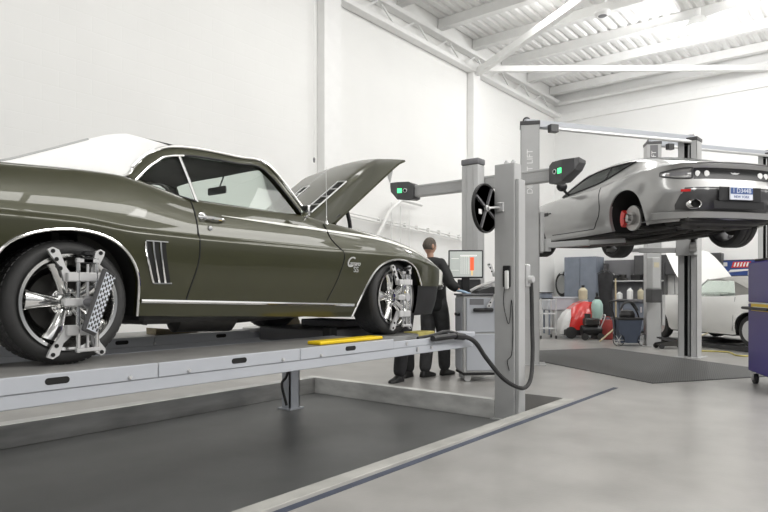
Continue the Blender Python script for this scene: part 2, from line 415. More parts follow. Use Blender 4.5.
for s in(-1,1):
    rows=[station(i,s) for i in range(N_)];tops[s]=[r[-1] for r in rows]
    body.grid(rows,skip=lambda i,j:DI0<=i<DI1 and DROW<=j<NL+NU+9)
    dm=MB();dm.grid([r[DROW:NL+NU+10] for r in rows[DI0:DI1+1]])
    d=dm.build('door',M['greendoor'],car,sharp=50)
    if s==-1:near_door=d
# decks: trunk, cowl, header panel and fender tops
for i0,i1,yi in((0,NR+ix(-.5)+1,0.),(NR+ix(1.82),NR+ix(2.14)+1,0.),(NR+ix(3.42),N_-1,0.),(NR+ix(2.14),NR+ix(3.42)+1,.64)):
    for s in(-1,1):
        rows=[]
        for i in range(i0,min(i1,N_-1)+1):
            p=Vector(tops[s][i]);row=[]
            for k in range(9):
                y=lerp(abs(p.y),min(yi,abs(p.y)),k/8);row.append((p.x,y*s,p.z+.03*(1-(y/max(.01,abs(p.y)))**2)*(1 if yi==0 else .3)))
            if yi>0:row.append((p.x,row[-1][1],row[-1][2]-.06))
            rows.append(row)
        body.grid(rows)
# package shelf rim beside the cabin
for s in(-1,1):
    rows=[]
    for i in range(NR+ix(-.5),NR+ix(1.82)+1):
        p=Vector(tops[s][i]);rows.append([p,(p.x,(abs(p.y)-.05)*s,p.z+.004),(p.x,(abs(p.y)-.07)*s,p.z-.03)])
    body.grid(rows)
body.build('body_shell',M['green'],car,sharp=50)
# lower front air dam, rear valance
m=MB()
for s in(-1,1):
    idx=[i for i in range(N_) if OUTL[i][0]>=3.09]
    rows=[]
    for i in idx:
        x,y,_=OUTL[i];n=onrm(i);rows.append([(x-n[0]*(.045+.10*u*u),(y-n[1]*(.045+.04*u*u))*s,lerp(.44,.15,u)) for u in(0,.25,.5,.75,1)])
    m.grid(rows)
m.build('front_air_dam',M['black'],car)
m=MB()
for s in(-1,1):
    idx=[i for i in range(N_) if OUTL[i][0]<=-.5]
    m.grid([[(OUTL[i][0]-onrm(i)[0]*(.02+.08*u),(OUTL[i][1]-onrm(i)[1]*(.02+.05*u))*s,lerp(.345,.22,u)) for u in(0,.5,1)] for i in idx])
m.build('rear_valance',M['green'],car)
# bumpers
m=MB();m.tube(smooth([(-1.02,-.90,.52),(-1.10,-.82,.52),(-1.13,-.5,.52),(-1.135,0,.52),(-1.13,.5,.52),(-1.10,.82,.52),(-1.02,.90,.52)],4),.05,10);m.build('rear_bumper',M['chrome'],car)
m=MB();m.tube(smooth([(3.655,-.70,.425),(3.72,-.62,.425),(3.75,0,.425),(3.72,.62,.425),(3.655,.70,.425)],4),.04,10);m.build('front_bumper',M['chrome'],car)
m=MB();m.box(3.725,3.735,-.62,.62,.45,.545,.004)
m.build('grille',M['black'],car)
for s in(-1,1):
    m=MB();m.lathe([(.095,0),(.09,.02),(.06,.035),(0,.04)],frame((3.728,s*.53,.50),(0,1,0),(0,0,1)),n=24);m.build('headlamp',M['tailclear'],car)
# wheel housings
for A in(RAm,FA):
    for s in(-1,1):
        m=MB();m.grid([[(x,(hw(x)-inset(x,z)-.02)*s,z) for x,z in A],[(x,.50*s,z) for x,z in A]])
        c=(sum(x for x,z in A)/len(A),.50*s,.25);m.add([(x,.50*s,z) for x,z in A]+[c],[(k,k+1,len(A)) for k in range(len(A)-1)])
        m.build('wheel_housing',M['void'],car,sharp=60)
# chrome lips round the arches
for A in(RAm,FA):
    for s in(-1,1):
        m=MB();m.tube([(x,(hw(x)-inset(x,z)+.001)*s,z) for x,z in A],.0085,8);m.build('arch_trim',M['chrome'],car)
def ribbon(pts,wd,s,off=.004):
    """flat strip lying on the near side surface"""
    m=MB()
    rows=[]
    for k,(x,z) in enumerate(pts):
        ww=wd[k] if isinstance(wd,(list,tuple)) else wd
        rr=[]
        for q,o in((-.5,-.002),(-.42,off),(0,off*1.4),(.42,off),(.5,-.002)):
            p=sidept(x,z+q*ww,o);rr.append((p.x,p.y*-s,p.z))
        rows.append(rr)
    m.grid(rows)
    return m
xs=[.385+k*(2.20-.385)/24 for k in range(25)]
for s in(-1,1):ribbon([(x,lerp(.318,.262,(x-.38)/1.82)) for x in xs],.024,s,.010).build('rocker_moulding',M['chrome'],car)
zst=curve([(.96,.853),(1.92,.829),(2.2,.822),(2.5,.808),(3.0,.745),(3.3,.678),(3.5,.625),(3.56,.605)])
xs=[.96+k*(3.55-.96)/40 for k in range(41)]
for s in(-1,1):ribbon([(x,zst(x)) for x in xs],[lerp(.004,.020,min(1,k/8))+.030*max(0,(k-16)/24)**1.5 for k in range(41)],s,.003).build('side_stripe',M['stripe'],car)
# stripe band down the front corner of each fender
for s in(-1,1):
    m=MB();rows=[]
    for i in range(NR+ix(3.48),N_-3):
        x,y,_=OUTL[i];n=onrm(i);rows.append([(x-n[0]*(inset(x,z)-.003),(y-n[1]*(inset(x,z)-.003))*s,z) for z in[lerp(.43,zbelt(x)-.004,k/8) for k in range(9)]])
    m.grid(rows);m.build('nose_stripe',M['stripe'],car)
# shut lines
for s in(-1,1):
    m=MB()
    for x0,zz in((.76,(.30,.925)),(1.98,(.30,.88))):
        pts=[]
        for k in range(21):
            z=lerp(zz[0],zz[1],k/20);x=warp(x0,z);p=sidept(x,z,-.0005);pts.append((p.x,p.y*-s,p.z))
        m.tube(pts,.0055,6)
    z0=.31
    m.tube([(p.x,p.y*-s,p.z) for p in[sidept(lerp(warp(.76,.305),warp(1.98,.305),k/20),lerp(.303,.280,k/20),-.001) for k in range(21)]],.004,6)
    m.build('door_gap',M['void'],car)
# louvres ahead of the rear wheel
for s in(-1,1):
    Q=lambda x,z,o:(lambda p:(p.x,p.y*-s,p.z))(sidept(x,z,o))
    for k in range(3):
        x0,x1=.392+.047*k,.450+.039*k
        pts=[(lerp(x0,x1,u**1.5),lerp(.652,.42,u)) for u in[j/8 for j in range(9)]]
        lm=MB();lm.grid([[Q(x+.007,z,.002),Q(x+.036,z,.002)] for x,z in pts]);lv=lm.build('fender_louvre',M['void'],car)
        lc=MB();lc.tube([Q(x,z,.006) for x,z in pts],.0055,6)
        xa,xb=pts[0][0],pts[-1][0]
        lc.tube([Q(xa+.046*k2/3,.655,.006) for k2 in range(4)],.0055,6);lc.tube([Q(xb+.040*k2/3,.418,.006) for k2 in range(4)],.0055,6)
        lc.build('louvre_trim',M['chrome'],lv)
# door handle and lock
for s in(-1,1):
    h=MB();p=sidept(.83,.828,.0);P=lambda x,z,o:(x,(hw(x)-inset(x,z)+o)*s,z)
    h.tube([P(.80,.826,.014),P(.85,.826,.03),P(.94,.822,.03),P(.965,.821,.012)],[.013,.012,.010,.008],10)
    h.lathe([(.034,0),(.032,.008),(.022,.02),(.014,.034),(0,.036)],frame(P(.808,.826,.0),(1,0,0),(0,0,1) if s<0 else(0,0,-1)),n=20)
    h.build('door_handle',M['chrome'],car)
    h=MB();h.lathe([(.017,0),(.015,.008),(0,.01)],frame(P(.852,.762,0),(1,0,0),(0,0,1) if s<0 else(0,0,-1)),n=16);h.build('door_lock',M['chrome'],car)
# badges on the fender
p=sidept(2.16,.586,.004);q=sidept(2.16,.65,.004)
text('script_badge','amaro',.055,M['alum'],car,frame(p,(1,.0,0),(q-p)),.003,shear=.4,spacing=.85)
p2_=sidept(2.10,.593,.004);q2_=sidept(2.10,.66,.004)
text('script_initial','C',.115,M['alum'],car,frame(p2_,(1,0,0),(q2_-p2_)),.003,shear=.45)
p=sidept(2.175,.538,.004);q=sidept(2.175,.60,.004)
text('letter_badge','SS',.062,M['alum'],car,frame(p,(1,0,0),(q-p)),.004,spacing=1.05)

# ---------------------------------------------------------------- greenhouse
gy=lambda z:.80-(max(z,.91)-.91)/.35*.17
def G(x,z,s=-1,o=0.):return(x,(gy(z)+o)*s,z)
OUTER=[(.378,1.040),(.47,1.13),(.573,1.207),(.67,1.255),(.775,1.284),(.96,1.303),(1.25,1.303),(1.535,1.286),(1.747,.966),(1.80,.895)]
INNER=[(.423,1.009),(.53,1.105),(.60,1.155),(.673,1.202),(.777,1.230),(.96,1.252),(1.25,1.256),(1.487,1.243),(1.700,.955),(1.715,.925)]
for s in(-1,1):
    o2=[(p.x,p.y) for p in smooth(OUTER,4)];i2=[(p.x,p.y) for p in smooth(INNER,4)]
    # sharpen the A-pillar corner again
    m=MB();rows=[]
    for (ox,oz),(ix_,iz) in zip(o2,i2):
        rows.append([G(ox,oz,s,-.03),G(ox,oz,s,.0),G(lerp(ox,ix_,.5),lerp(oz,iz,.5),s,.004),G(ix_,iz,s,-.002),G(ix_,iz,s,-.05)])
    m.grid(rows)
    # sill under the quarter glass
    m.grid([[G(.378,1.040,s,-.03),G(.378,1.040,s,0),G(.423,1.009,s,0),G(.423,1.009,s,-.05)],[G(.60,.975,s,-.03),G(.60,.975,s,.002),G(.60,.968,s,0),G(.60,.968,s,-.05)],[G(.80,.93,s,-.03),G(.80,.93,s,.004),G(.80,.925,s,0),G(.80,.925,s,-.05)]])
    m.build('window_frame',M['green'],car,sharp=50)
    m=MB();m.tube([G(x,z+.006,s,.012) for x,z in o2[2:33]],.009,8);m.build('drip_rail',M['chrome'],car)
    m=MB();m.tube([G(x,z,s,.003) for x,z in i2[0:18]],.0075,8);m.tube([G(.781,1.232,s,.0),G(.80,1.08,s,0),G(.812,.925,s,.0)],.010,8);m.build('quarter_window_trim',M['alu'],car)
    m=MB();m.tube([G(x,z,s,.0) for x,z in i2[16:36]],.0075,8);m.build('door_window_seal',M['black'],car)
    qg=[(p.x,p.y) for p in smooth([(.423,1.009),(.53,1.105),(.60,1.155),(.673,1.202),(.777,1.230)],4)]
    m=MB();m.grid([[G(x,z,s,-.016) for x,z in qg],[G(lerp(.423,.804,k/16),lerp(1.003,.925,k/16),s,-.016) for k in range(17)]]);m.build('quarter_window',M['glass'],car)
    up=[(p.x,p.y) for p in smooth([(.80,1.234),(.96,1.252),(1.25,1.256),(1.487,1.243)],4)]+[(1.56,1.145),(1.63,1.05),(1.700,.955)]
    m=MB();m.grid([[G(x,z,s,-.016) for x,z in up],[G(lerp(.82,1.712,k/(len(up)-1)),.918,s,-.016) for k in range(len(up))]]);m.build('door_window',M['glass'],car)
    m=MB();m.tube([(p[0],p[1],p[2]) for p in[G(lerp(.42,.80,k/8),lerp(.998,.93,k/8),s,.010) for k in range(9)]],.006,6);m.build('belt_seal',M['black'],car)
    # white C-pillar
    LO=smooth([(-.62,.962),(-.286,.983),(.002,1.004),(.276,1.017),(.378,1.040),(.47,1.13),(.573,1.207),(.67,1.255),(.775,1.284)],4)
    UP=smooth([(-.60,.966),(-.42,.985),(-.279,1.012),(-.10,1.088),(.06,1.160),(.154,1.203),(.25,1.246),(.34,1.283),(.45,1.312)],4)
    m=MB();m.grid([[G(lerp(a.x,b.x,t),lerp(a.y,b.y,t),s,.012*sin(pi*t)) for t in[k/6 for k in range(7)]] for a,b in zip(LO,UP)])
    m.build('roof_pillar',M['vinyl'],car,sharp=60)
    m=MB();m.tube([G(a.x,a.y,s,.006) for a in LO[:22]],.008,8);m.build('vinyl_moulding',M['chrome'],car)
    m=MB();m.tube([G(b.x,b.y,s,-.002) for b in UP[:23]],.007,8);m.build('rear_window_seal',M['liftgrey'],car)
# roof skin
edge=[(.27,1.236),(.34,1.285),(.45,1.310),(.60,1.306),(.775,1.300),(.96,1.308),(1.25,1.308),(1.45,1.298),(1.55,1.286)]
m=MB();rows=[];rows2=[]
for x,z in edge:
    y0=gy(z);r=[];r2=[];cz=.042 if x>.5 else lerp(-.02,.042,(x-.27)/.23)
    for k in range(17):
        t=-1+2*k/16;xx=x+(.06*(1-t*t) if x>1.3 else 0)
        r.append((xx,y0*t,z+cz*(1-t**4)));r2.append((xx,y0*t*.97,z-.03+(cz-.007)*(1-t**4)))
    rows.append(r);rows2.append(r2)
m.grid(rows);m.build('roof',M['vinyl'],car,sharp=60)
m=MB();m.grid(rows2);m.build('headliner',M['headl'],car,sharp=60)
# rear and front glass
m=MB();m.grid([[(b.x,(gy(b.y)-.004)*t,b.y-.014-.022*(1-t*t)) for t in[-1+k/8 for k in range(17)]] for b in UP[:25]]);m.build('rear_window',M['glassr'],car)
m=MB();m.grid([[(lerp(1.80,1.55,u)+(lerp(.24,.06,u)*(1-t*t)),lerp(.775,.612,u)*t,lerp(.90,1.288,u)+lerp(.01,.042,u)*(1-t**4)) for t in[-1+k/8 for k in range(17)]] for u in[k/8 for k in range(9)]]);m.build('windshield',M['glass'],car)
for s in(-1,1):
    m=MB();m.tube([(lerp(1.815,1.555,u),lerp(.765,.612,u)*s,lerp(.89,1.292,u)) for u in(0,.5,1)],.012,8);m.build('windshield_trim',M['chrome'],car)
m=MB();m.tube(smooth([(1.84,-.72,.905),(1.98,-.40,.935),(2.02,-.1,.95)],3),.006,6);m.tube([(1.86,-.70,.90),(1.88,-.69,.915)],.016,8);m.build('wiper',M['black'],car)
# small door mirror
mm=MB();mm.tube([(1.66,-.86,.885),(1.66,-.885,.91),(1.645,-.89,.93)],.010,8);mm.box(1.625,1.645,-.945,-.865,.905,.985,.008,seg=2);mr=mm.build('door_mirror',M['chrome'],car)
# cabin
m=MB();m.box(.0,1.9,-.70,.70,.30,.36);m.box(.0,.04,-.66,.66,.36,.95);
for s in(-1,1):m.box(.1,1.88,.72*s-.02,.72*s+.02,.35,.89)
m.build('cabin_floor',M['trimdark'],car)
m=MB();m.box(1.62,1.92,-.70,.70,.62,.885,.04,seg=2);m.build('dashboard',M['trimdark'],car)
m=MB();m.box(-.62,.06,-.62,.62,.90,.95,.02);m.build('parcel_shelf',M['trimdark'],car)
for s in(-1,1):
    m=MB();m.box(.86,1.36,.36*s-.25,.36*s+.25,.40,.56,.05,seg=2);m.bar((.88,.36*s,.50),(.72,.36*s,.93),.50,.12,0,(0,1,0),.05) if False else m.add([],[])
    m.tube([(.90,.36*s-.2,.55),(.74,.36*s-.2,.95),(.74,.36*s+.2,.95),(.90,.36*s+.2,.55)],.06,8)
    m.grid([[(.93-.17*u+.02,.36*s+.24*v,.52+.42*u) for v in(-1,0,1)] for u in(0,.5,1)]);m.grid([[(.83-.17*u,.36*s+.24*v,.52+.42*u) for v in(-1,0,1)] for u in(0,.5,1)])
    m.build('front_seat',M['seat'],car,sharp=50)
m=MB();m.box(.12,.55,-.6,.6,.42,.60,.05,seg=2);m.box(.06,.22,-.6,.6,.55,.93,.05,seg=2);m.build('rear_seat',M['seat'],car)
m=MB();m.tube([(1.50+.05*sin(a),.36+.19*cos(a),.80+.18*sin(a)) for a in[k*pi/14 for k in range(28)]],.012,8,closed=True);m.tube([(1.5,.17,.80),(1.5,.55,.80)],.012,6);m.tube([(1.5,.36,.80),(1.66,.36,.74)],.025,8);m.build('steering_wheel',M['black'],car)
m=MB();m.box(1.52,1.54,-.13,.10,1.135,1.195,.012,seg=2);m.tube([(1.55,-.02,1.19),(1.60,-.02,1.31)],.007,6);m.build('rear_view_mirror',M['midgrey'],car)
# aerial
m=MB();a=sidept(1.945,.86);m.tube([(1.96,-.80,.885),(1.955,-.80,1.32)],[.0035,.002],6);m.lathe([(.016,0),(.010,.02),(.004,.03)],Matrix.Translation((1.96,-.80,.883)),n=12);m.build('aerial',M['chrome'],car)

# ---------------------------------------------------------------- raised hood
hinge=Matrix.Translation((2.24,0,.935))@Matrix.Rotation(-radians(36),4,'Y')
def hz(u,v):
    """crown, cowl bulge and lengthwise creases of the hood skin"""
    z=.035*(1-(v/.62)**2)
    b=1/(1+math.exp((abs(v)-.30)/.012));ramp=min(1,max(0,(u+.18)/.10))*min(1,max(0,(1.30-u)/.5))
    return z+.026*b*ramp
hood=thing('hood','','',(0,0,0));del hood['label'];del hood['category']
bpy.data.objects.remove(hood)
def hpt(t,v,dz=0):
    u0=-.20*(1-(v/.62)**2);u1=1.17+.09*(1-(abs(v)/.62)**1.5)
    u=lerp(u0,u1,t);return hinge@Vector((u,v,hz(u,v)+dz-.05*max(0,t-.86)**2/.0196*.5))
vs=[-.62+1.24*k/60 for k in range(61)]
m=MB()
m.grid([[hpt(t,v) for v in vs] for t in[k/24 for k in range(25)]])
m.grid([[hpt(t,v,-.035 if .05<t<.95 and abs(v)<.57 else -.018) for v in vs[::4]] for t in[k/12 for k in range(13)]])
for v in(-.62,.62):m.grid([[hpt(k/24,v),hpt(k/24,v,-.018)] for k in range(25)])
for t in(0,1):m.grid([[hpt(t,v),hpt(t,v,-.018)] for v in vs])
hd=m.build('hood',M['green'],car,sharp=30)
for s in(-1,1):
    v0=.235*s
    fr=MB();sl=MB()
    t0,t1=.20,.60
    for va in(v0-.05,v0+.05):fr.tube([hpt(lerp(t0,t1,k/8),va,.007) for k in range(9)],.007,6)
    for k in range(5):
        tt=lerp(t0,t1,k/4);fr.tube([hpt(tt,v0-.05,.007),hpt(tt,v0+.05,.007)],.007,6)
    for k in range(4):
        for q in(.18,.42,.66):
            ta=lerp(t0,t1,(k+q)/4);tb=lerp(t0,t1,(k+q+.17)/4);sl.add([hpt(ta,v0-.043,.004),hpt(ta,v0+.043,.004),hpt(tb,v0+.043,.004),hpt(tb,v0-.043,.004)],[(0,1,2,3)])
    vf=fr.build('hood_vent',M['alum'],hd);sl.build('vent_slots',M['void'],vf)
for s in(-1,1):
    m=MB();m.tube(smooth([(2.30,.58*s,.80),(2.27,.585*s,.92),(2.34,.59*s,1.0)],3),.017,8);m.tube(smooth([(2.44,.58*s,.80),(2.47,.585*s,.92),(2.42,.59*s,1.06)],3),.017,8)
    m.bar((2.28,.58*s,.85),(2.5,.58*s,.83),.02,.05);m.build('hood_hinge',M['black'],car)
m=MB()
a=hpt(.97,-.50,-.03);b=hpt(.80,-.55,-.03)
m.add([a,hpt(.86,-.5,-.03),a+Vector((-.06,0,-.20))],[(0,1,2)]);m.add([a+Vector((0,.01,0)),hpt(.86,-.49,-.03),a+Vector((-.06,.01,-.20))],[(0,1,2)]);m.build('hood_latch',M['liftgrey'],car)
# engine bay
m=MB();m.box(2.15,3.40,-.60,.60,.30,.34);
for s in(-1,1):m.box(2.15,3.40,.60*s-.01,.60*s+.01,.32,.74)
m.box(2.13,2.16,-.6,.6,.3,.86);m.box(3.39,3.42,-.6,.6,.3,.62);m.build('engine_bay',M['under'],car)
e=MB();e.box(2.35,2.95,-.22,.22,.36,.60,.03)
e.build('engine_block',M['iron'],car)
for s in(-1,1):
    m=MB();m.box(2.36,2.94,.20*s-.07,.20*s+.07,.58,.68,.02,seg=2);m.build('valve_cover',M['alu'],car)
m=MB();m.lathe([(0,.0),(.17,0),(.18,.01),(.18,.07),(.17,.08),(.03,.09),(0,.09)],Matrix.Translation((2.62,0,.66)),n=28);m.build('air_cleaner',M['chrome'],car)
m=MB();m.box(3.28,3.36,-.34,.34,.36,.62,.01);m.build('radiator',M['black'],car)
# underside
m=MB();m.box(-.95,3.3,-.56,.56,.22,.30,.02);
for s in(-1,1):m.box(.42,2.14,.60*s-.22,.60*s+.22,.185,.30,.02)
m.tube([(0,-.72,.318),(0,.72,.318)],.05,10);m.lathe([(0,-.13),(.09,-.10),(.14,0),(.09,.10),(0,.13)],Matrix.Translation((0,0,.318)),n=18)
m.tube([(0.1,0,.30),(1.6,0,.27)],.045,10);m.build('chassis',M['under'],car)
m=MB();m.tube(smooth([(2.3,-.42,.20),(1.5,-.46,.175),(1.33,-.46,.17)],3),.03,10);m.tube([(1.36,-.46,.17),(1.30,-.46,.17),(.86,-.46,.185),(.82,-.46,.185)],[.03,.085,.085,.03],14);m.tube(smooth([(.84,-.46,.185),(.5,-.48,.2),(.2,-.45,.26)],3),.028,10);m.build('exhaust',M['iron'],car)
m=MB();m.tube([(.42,-.5,.215),(.50,-.50,.205),(.74,-.52,.20)],[.03,.035,.02],8);m.bar((.45,-.53,.22),(.62,-.53,.175),.04,.03);m.build('leaf_spring_mount',M['iron'],car)

# ---------------------------------------------------------------- wheels
def wheel(rear):
    R=.318;wd=.265 if rear else .245;r0=.243
    w=thing('wheel','','');del w['label'];del w['category'];w.parent=car
    Q=Matrix.Rotation(pi/2,4,'X')     # local z of the lathe points to -y
    t=MB();h=wd
    t.lathe([(r0-.005,-.008),(r0+.012,.004),(r0+.035,.008),(R-.022,.0),(R-.008,-.014),(R,-.04),(R,-h+.04),(R-.008,-h+.014),(R-.03,-h),(r0,-h+.01),(r0-.012,-h*.5)],Q,n=72,closed=True)
    n=56
    tr=MB()
    for k in range(n):      # tread blocks
        a=2*pi*k/n
        for j,(ya,yb,sk) in enumerate(((.03,.085,.05),(.095,.15,-.05),(.16,wd-.03,.05))):
            P=[]
            for yy,aa in((ya,a),(yb,a+sk),(yb,a+sk+.075),(ya,a+.075)):
                P.append((yy,aa))
            vs=[(cos(aa)*(R-.002),yy,sin(aa)*(R-.002)) for yy,aa in P]+[(cos(aa)*(R+.0022),yy,sin(aa)*(R+.0022)) for yy,aa in P]
            tr.add(vs,[(4,5,6,7),(0,1,5,4),(1,2,6,5),(2,3,7,6),(3,0,4,7)])
    to=t.build('tire',M['rubber'],w,sharp=40);tr.build('tread',M['rubber'],to)
    r=MB();r.lathe([(r0-.004,.006),(r0+.006,.010),(r0+.004,.016),(r0-.012,.014),(r0-.022,-.005),(r0-.026,-.05),(r0-.05,-.075),(r0-.05,-.2),(r0-.02,-.22),(r0,-.23)],Q,n=72,cap=False);ro=r.build('rim',M['alu'],w,sharp=40)
    sp=MB()
    for k in range(5):
        a=radians(176+72*k);d=Vector((cos(a),0,sin(a)));e=Vector((-sin(a),0,cos(a)))
        rows=[]
        for rr,hwid,yc,dep in((.045,.030,.055,.034),(.075,.032,.050,.036),(.11,.037,.042,.036),(.15,.043,.034,.033),(.185,.049,.028,.028),(.208,.053,.026,.024)):
            ring=[]
            for q in range(12):
                b=2*pi*q/12;ring.append(d*rr+e*(hwid*cos(b))+Vector((0,yc-dep*sin(b)*(1 if sin(b)>0 else .8),0)))
            rows.append(ring)
        sp.grid(rows,cv=True)
    sp.build('spokes',M['alu'],ro,sharp=60)
    hb=MB();hb.lathe([(0,-.012),(.03,-.014),(.034,-.02),(.036,-.035),(.055,-.04),(.075,-.045),(.078,-.10)],Q,n=32,cap=False)
    for k in range(5):
        a=radians(212+72*k);hb.lathe([(.012,-.05),(.012,-.026),(.006,-.02),(0,-.02)],Matrix.Translation((.062*cos(a),0,.062*sin(a)))@Q,n=8)
    hb.build('hub_cap',M['chrome'],ro)
    dk=MB();dk.lathe([(.0,-.12),(.155,-.12),(.16,-.135),(.0,-.14)],Q,n=40);dk.lathe([(.0,-.16),(r0-.055,-.16),(r0-.055,-.165),(0,-.165)],Q,n=40,mi=1);dk.build('brake_disc',[M['iron'],M['void']],w)
    return w
wr=wheel(True);wr.location=(0,-.868,.318)
o=copy_tree(wr,car);o.location=(0,.868,.318);o.rotation_euler=(0,0,pi)
wf=wheel(False);wf.location=(2.74,-.855,.318);wf.rotation_euler=(0,0,radians(2))
o=copy_tree(wf,car);o.location=(2.74,.855,.318);o.rotation_euler=(0,0,pi)

# ---------------------------------------------------------------- wheel clamps
def clamp(label,loc,target,rz=0):
    c=thing('wheel_clamp',label,'wheel clamp',loc,rz,None)
    # local: x along the car, z up, -y out of the wheel
    y0=-.02
    plates=MB()
    def plate(poly,ya,yb):plates.prism(poly,lambda u,v,w:(u,w,v),ya,yb)
    def arm(poly,name='jaw'):
        m=MB();m.prism(poly,lambda u,v,w:(u,w,v),y0-.022,y0-.004);o=m.build(name,M['castalu'],c,sharp=30);return o
    A=[arm([(-.140,.262),(-.115,.275),(-.085,.262),(-.050,.175),(-.015,.130),(-.015,.105),(-.062,.105),(-.080,.18),(-.125,.235)]),
       arm([(.075,.175),(.100,.262),(.125,.275),(.148,.262),(.142,.238),(.108,.170),(.108,.105),(.070,.105)]),
       arm([(-.052,-.115),(-.010,-.115),(-.020,-.165),(-.065,-.205),(-.085,-.262),(-.115,-.280),(-.142,-.268),(-.128,-.235),(-.085,-.175)]),
       arm([(.070,-.165),(.105,-.165),(.122,-.21),(.150,-.245),(.150,-.268),(.128,-.280),(.100,-.262),(.082,-.215)])]
    for o,ps in zip(A,(((-.115,.255),(-.098,.215),(-.080,.17)),((.125,.255),),((-.115,-.258),(-.098,-.215)),((.13,-.262),))):
        for u,v in ps:
            h=MB();h.lathe([(.0105,0),(.0105,.003),(0,.003)],Matrix.Translation((u,y0-.022,v))@Matrix.Rotation(pi/2,4,'X'),n=14);h.build('bolt_hole',M['void'],o)
    m=MB();m.box(-.055,.125,y0-.05,y0-.018,.104,.152,.005);m.build('crossbar',M['castalu'],c);m=MB();m.box(-.055,.102,y0-.05,y0-.018,-.168,-.114,.005);m.build('crossbar',M['castalu'],c)
    m=MB();m.box(-.075,.05,y0-.055,y0-.02,-.022,.022,.006);m.cyl((.045,y0-.06,0),(.045,y0-.005,0),.034,20);m.build('centre_block',M['alum'],c)
    for u in(.0,.094):m=MB();m.cyl((u,y0-.04,-.255),(u,y0-.04,.225),.0105,12);m.build('guide_rod',M['chrome'],c)
    m=MB();m.cyl((.048,y0-.04,-.25),(.048,y0-.04,.235),.007,10);so=m.build('lead_screw',M['alum'],c)
    m=MB();m.lathe([(0,.0),(.02,0),(.033,.006),(.033,.020),(.018,.026),(0,.026)],Matrix.Translation((.048,y0-.04,.235)),n=8);m.box(.02,.075,y0-.052,y0-.028,.195,.232,.004);m.build('screw_knob',M['black'],so)
    m=MB();m.box(-.012,.106,y0-.052,y0-.028,.20,.222,.003);m.build('end_plate',M['alum'],c);m=MB();m.box(-.012,.106,y0-.052,y0-.028,-.252,-.232,.003);m.build('end_plate',M['alum'],c)
    if target:
        # reflective target board on a short arm, leaning towards the front of the car
        T=Matrix.Translation((.080,y0-.095,.0))@Matrix.Rotation(radians(19.5),4,'Y')@Matrix.Rotation(radians(-50),4,'Z')
        m=MB();m.box(-.011,.011,-.072,.072,-.165,.165,.006,M=T);to=m.build('target_board',M['darkgrey'],c)
        m=MB()
        m.box(-.013,.013,-.060,.060,-.15,.15,M=T);m.build('target_face',M['platewhite'],to)
        m=MB()
        for r in range(5):
            for q in range(10):
                if True:
                    yy=-.050+.025*r;zz=-.135+.03*q+(.012 if r%2 else 0)
                    m.box(-.014,.014,yy-.008,yy+.008,zz-.0085,zz+.0085,M=T)
        m.build('target_pattern',M['black'],to)
        m=MB();m.cyl((.03,y0-.05,0),(.065,y0-.10,.0),.02,12);m.build('target_arm',M['midgrey'],c)
    return c
clamp('silver wheel clamp with dotted target board gripping the rear wheel of the green coupe',(1.474+.008,4.11-.885,ZR+.318),True)
clamp('silver four-jaw wheel clamp without target board on the front wheel of the green coupe',(1.474+2.74+.02,4.11-.872,ZR+.318),False)
clamp('spare silver wheel clamp standing on the black holder of the grey console',(6.93,3.735,1.21),False,radians(-45))
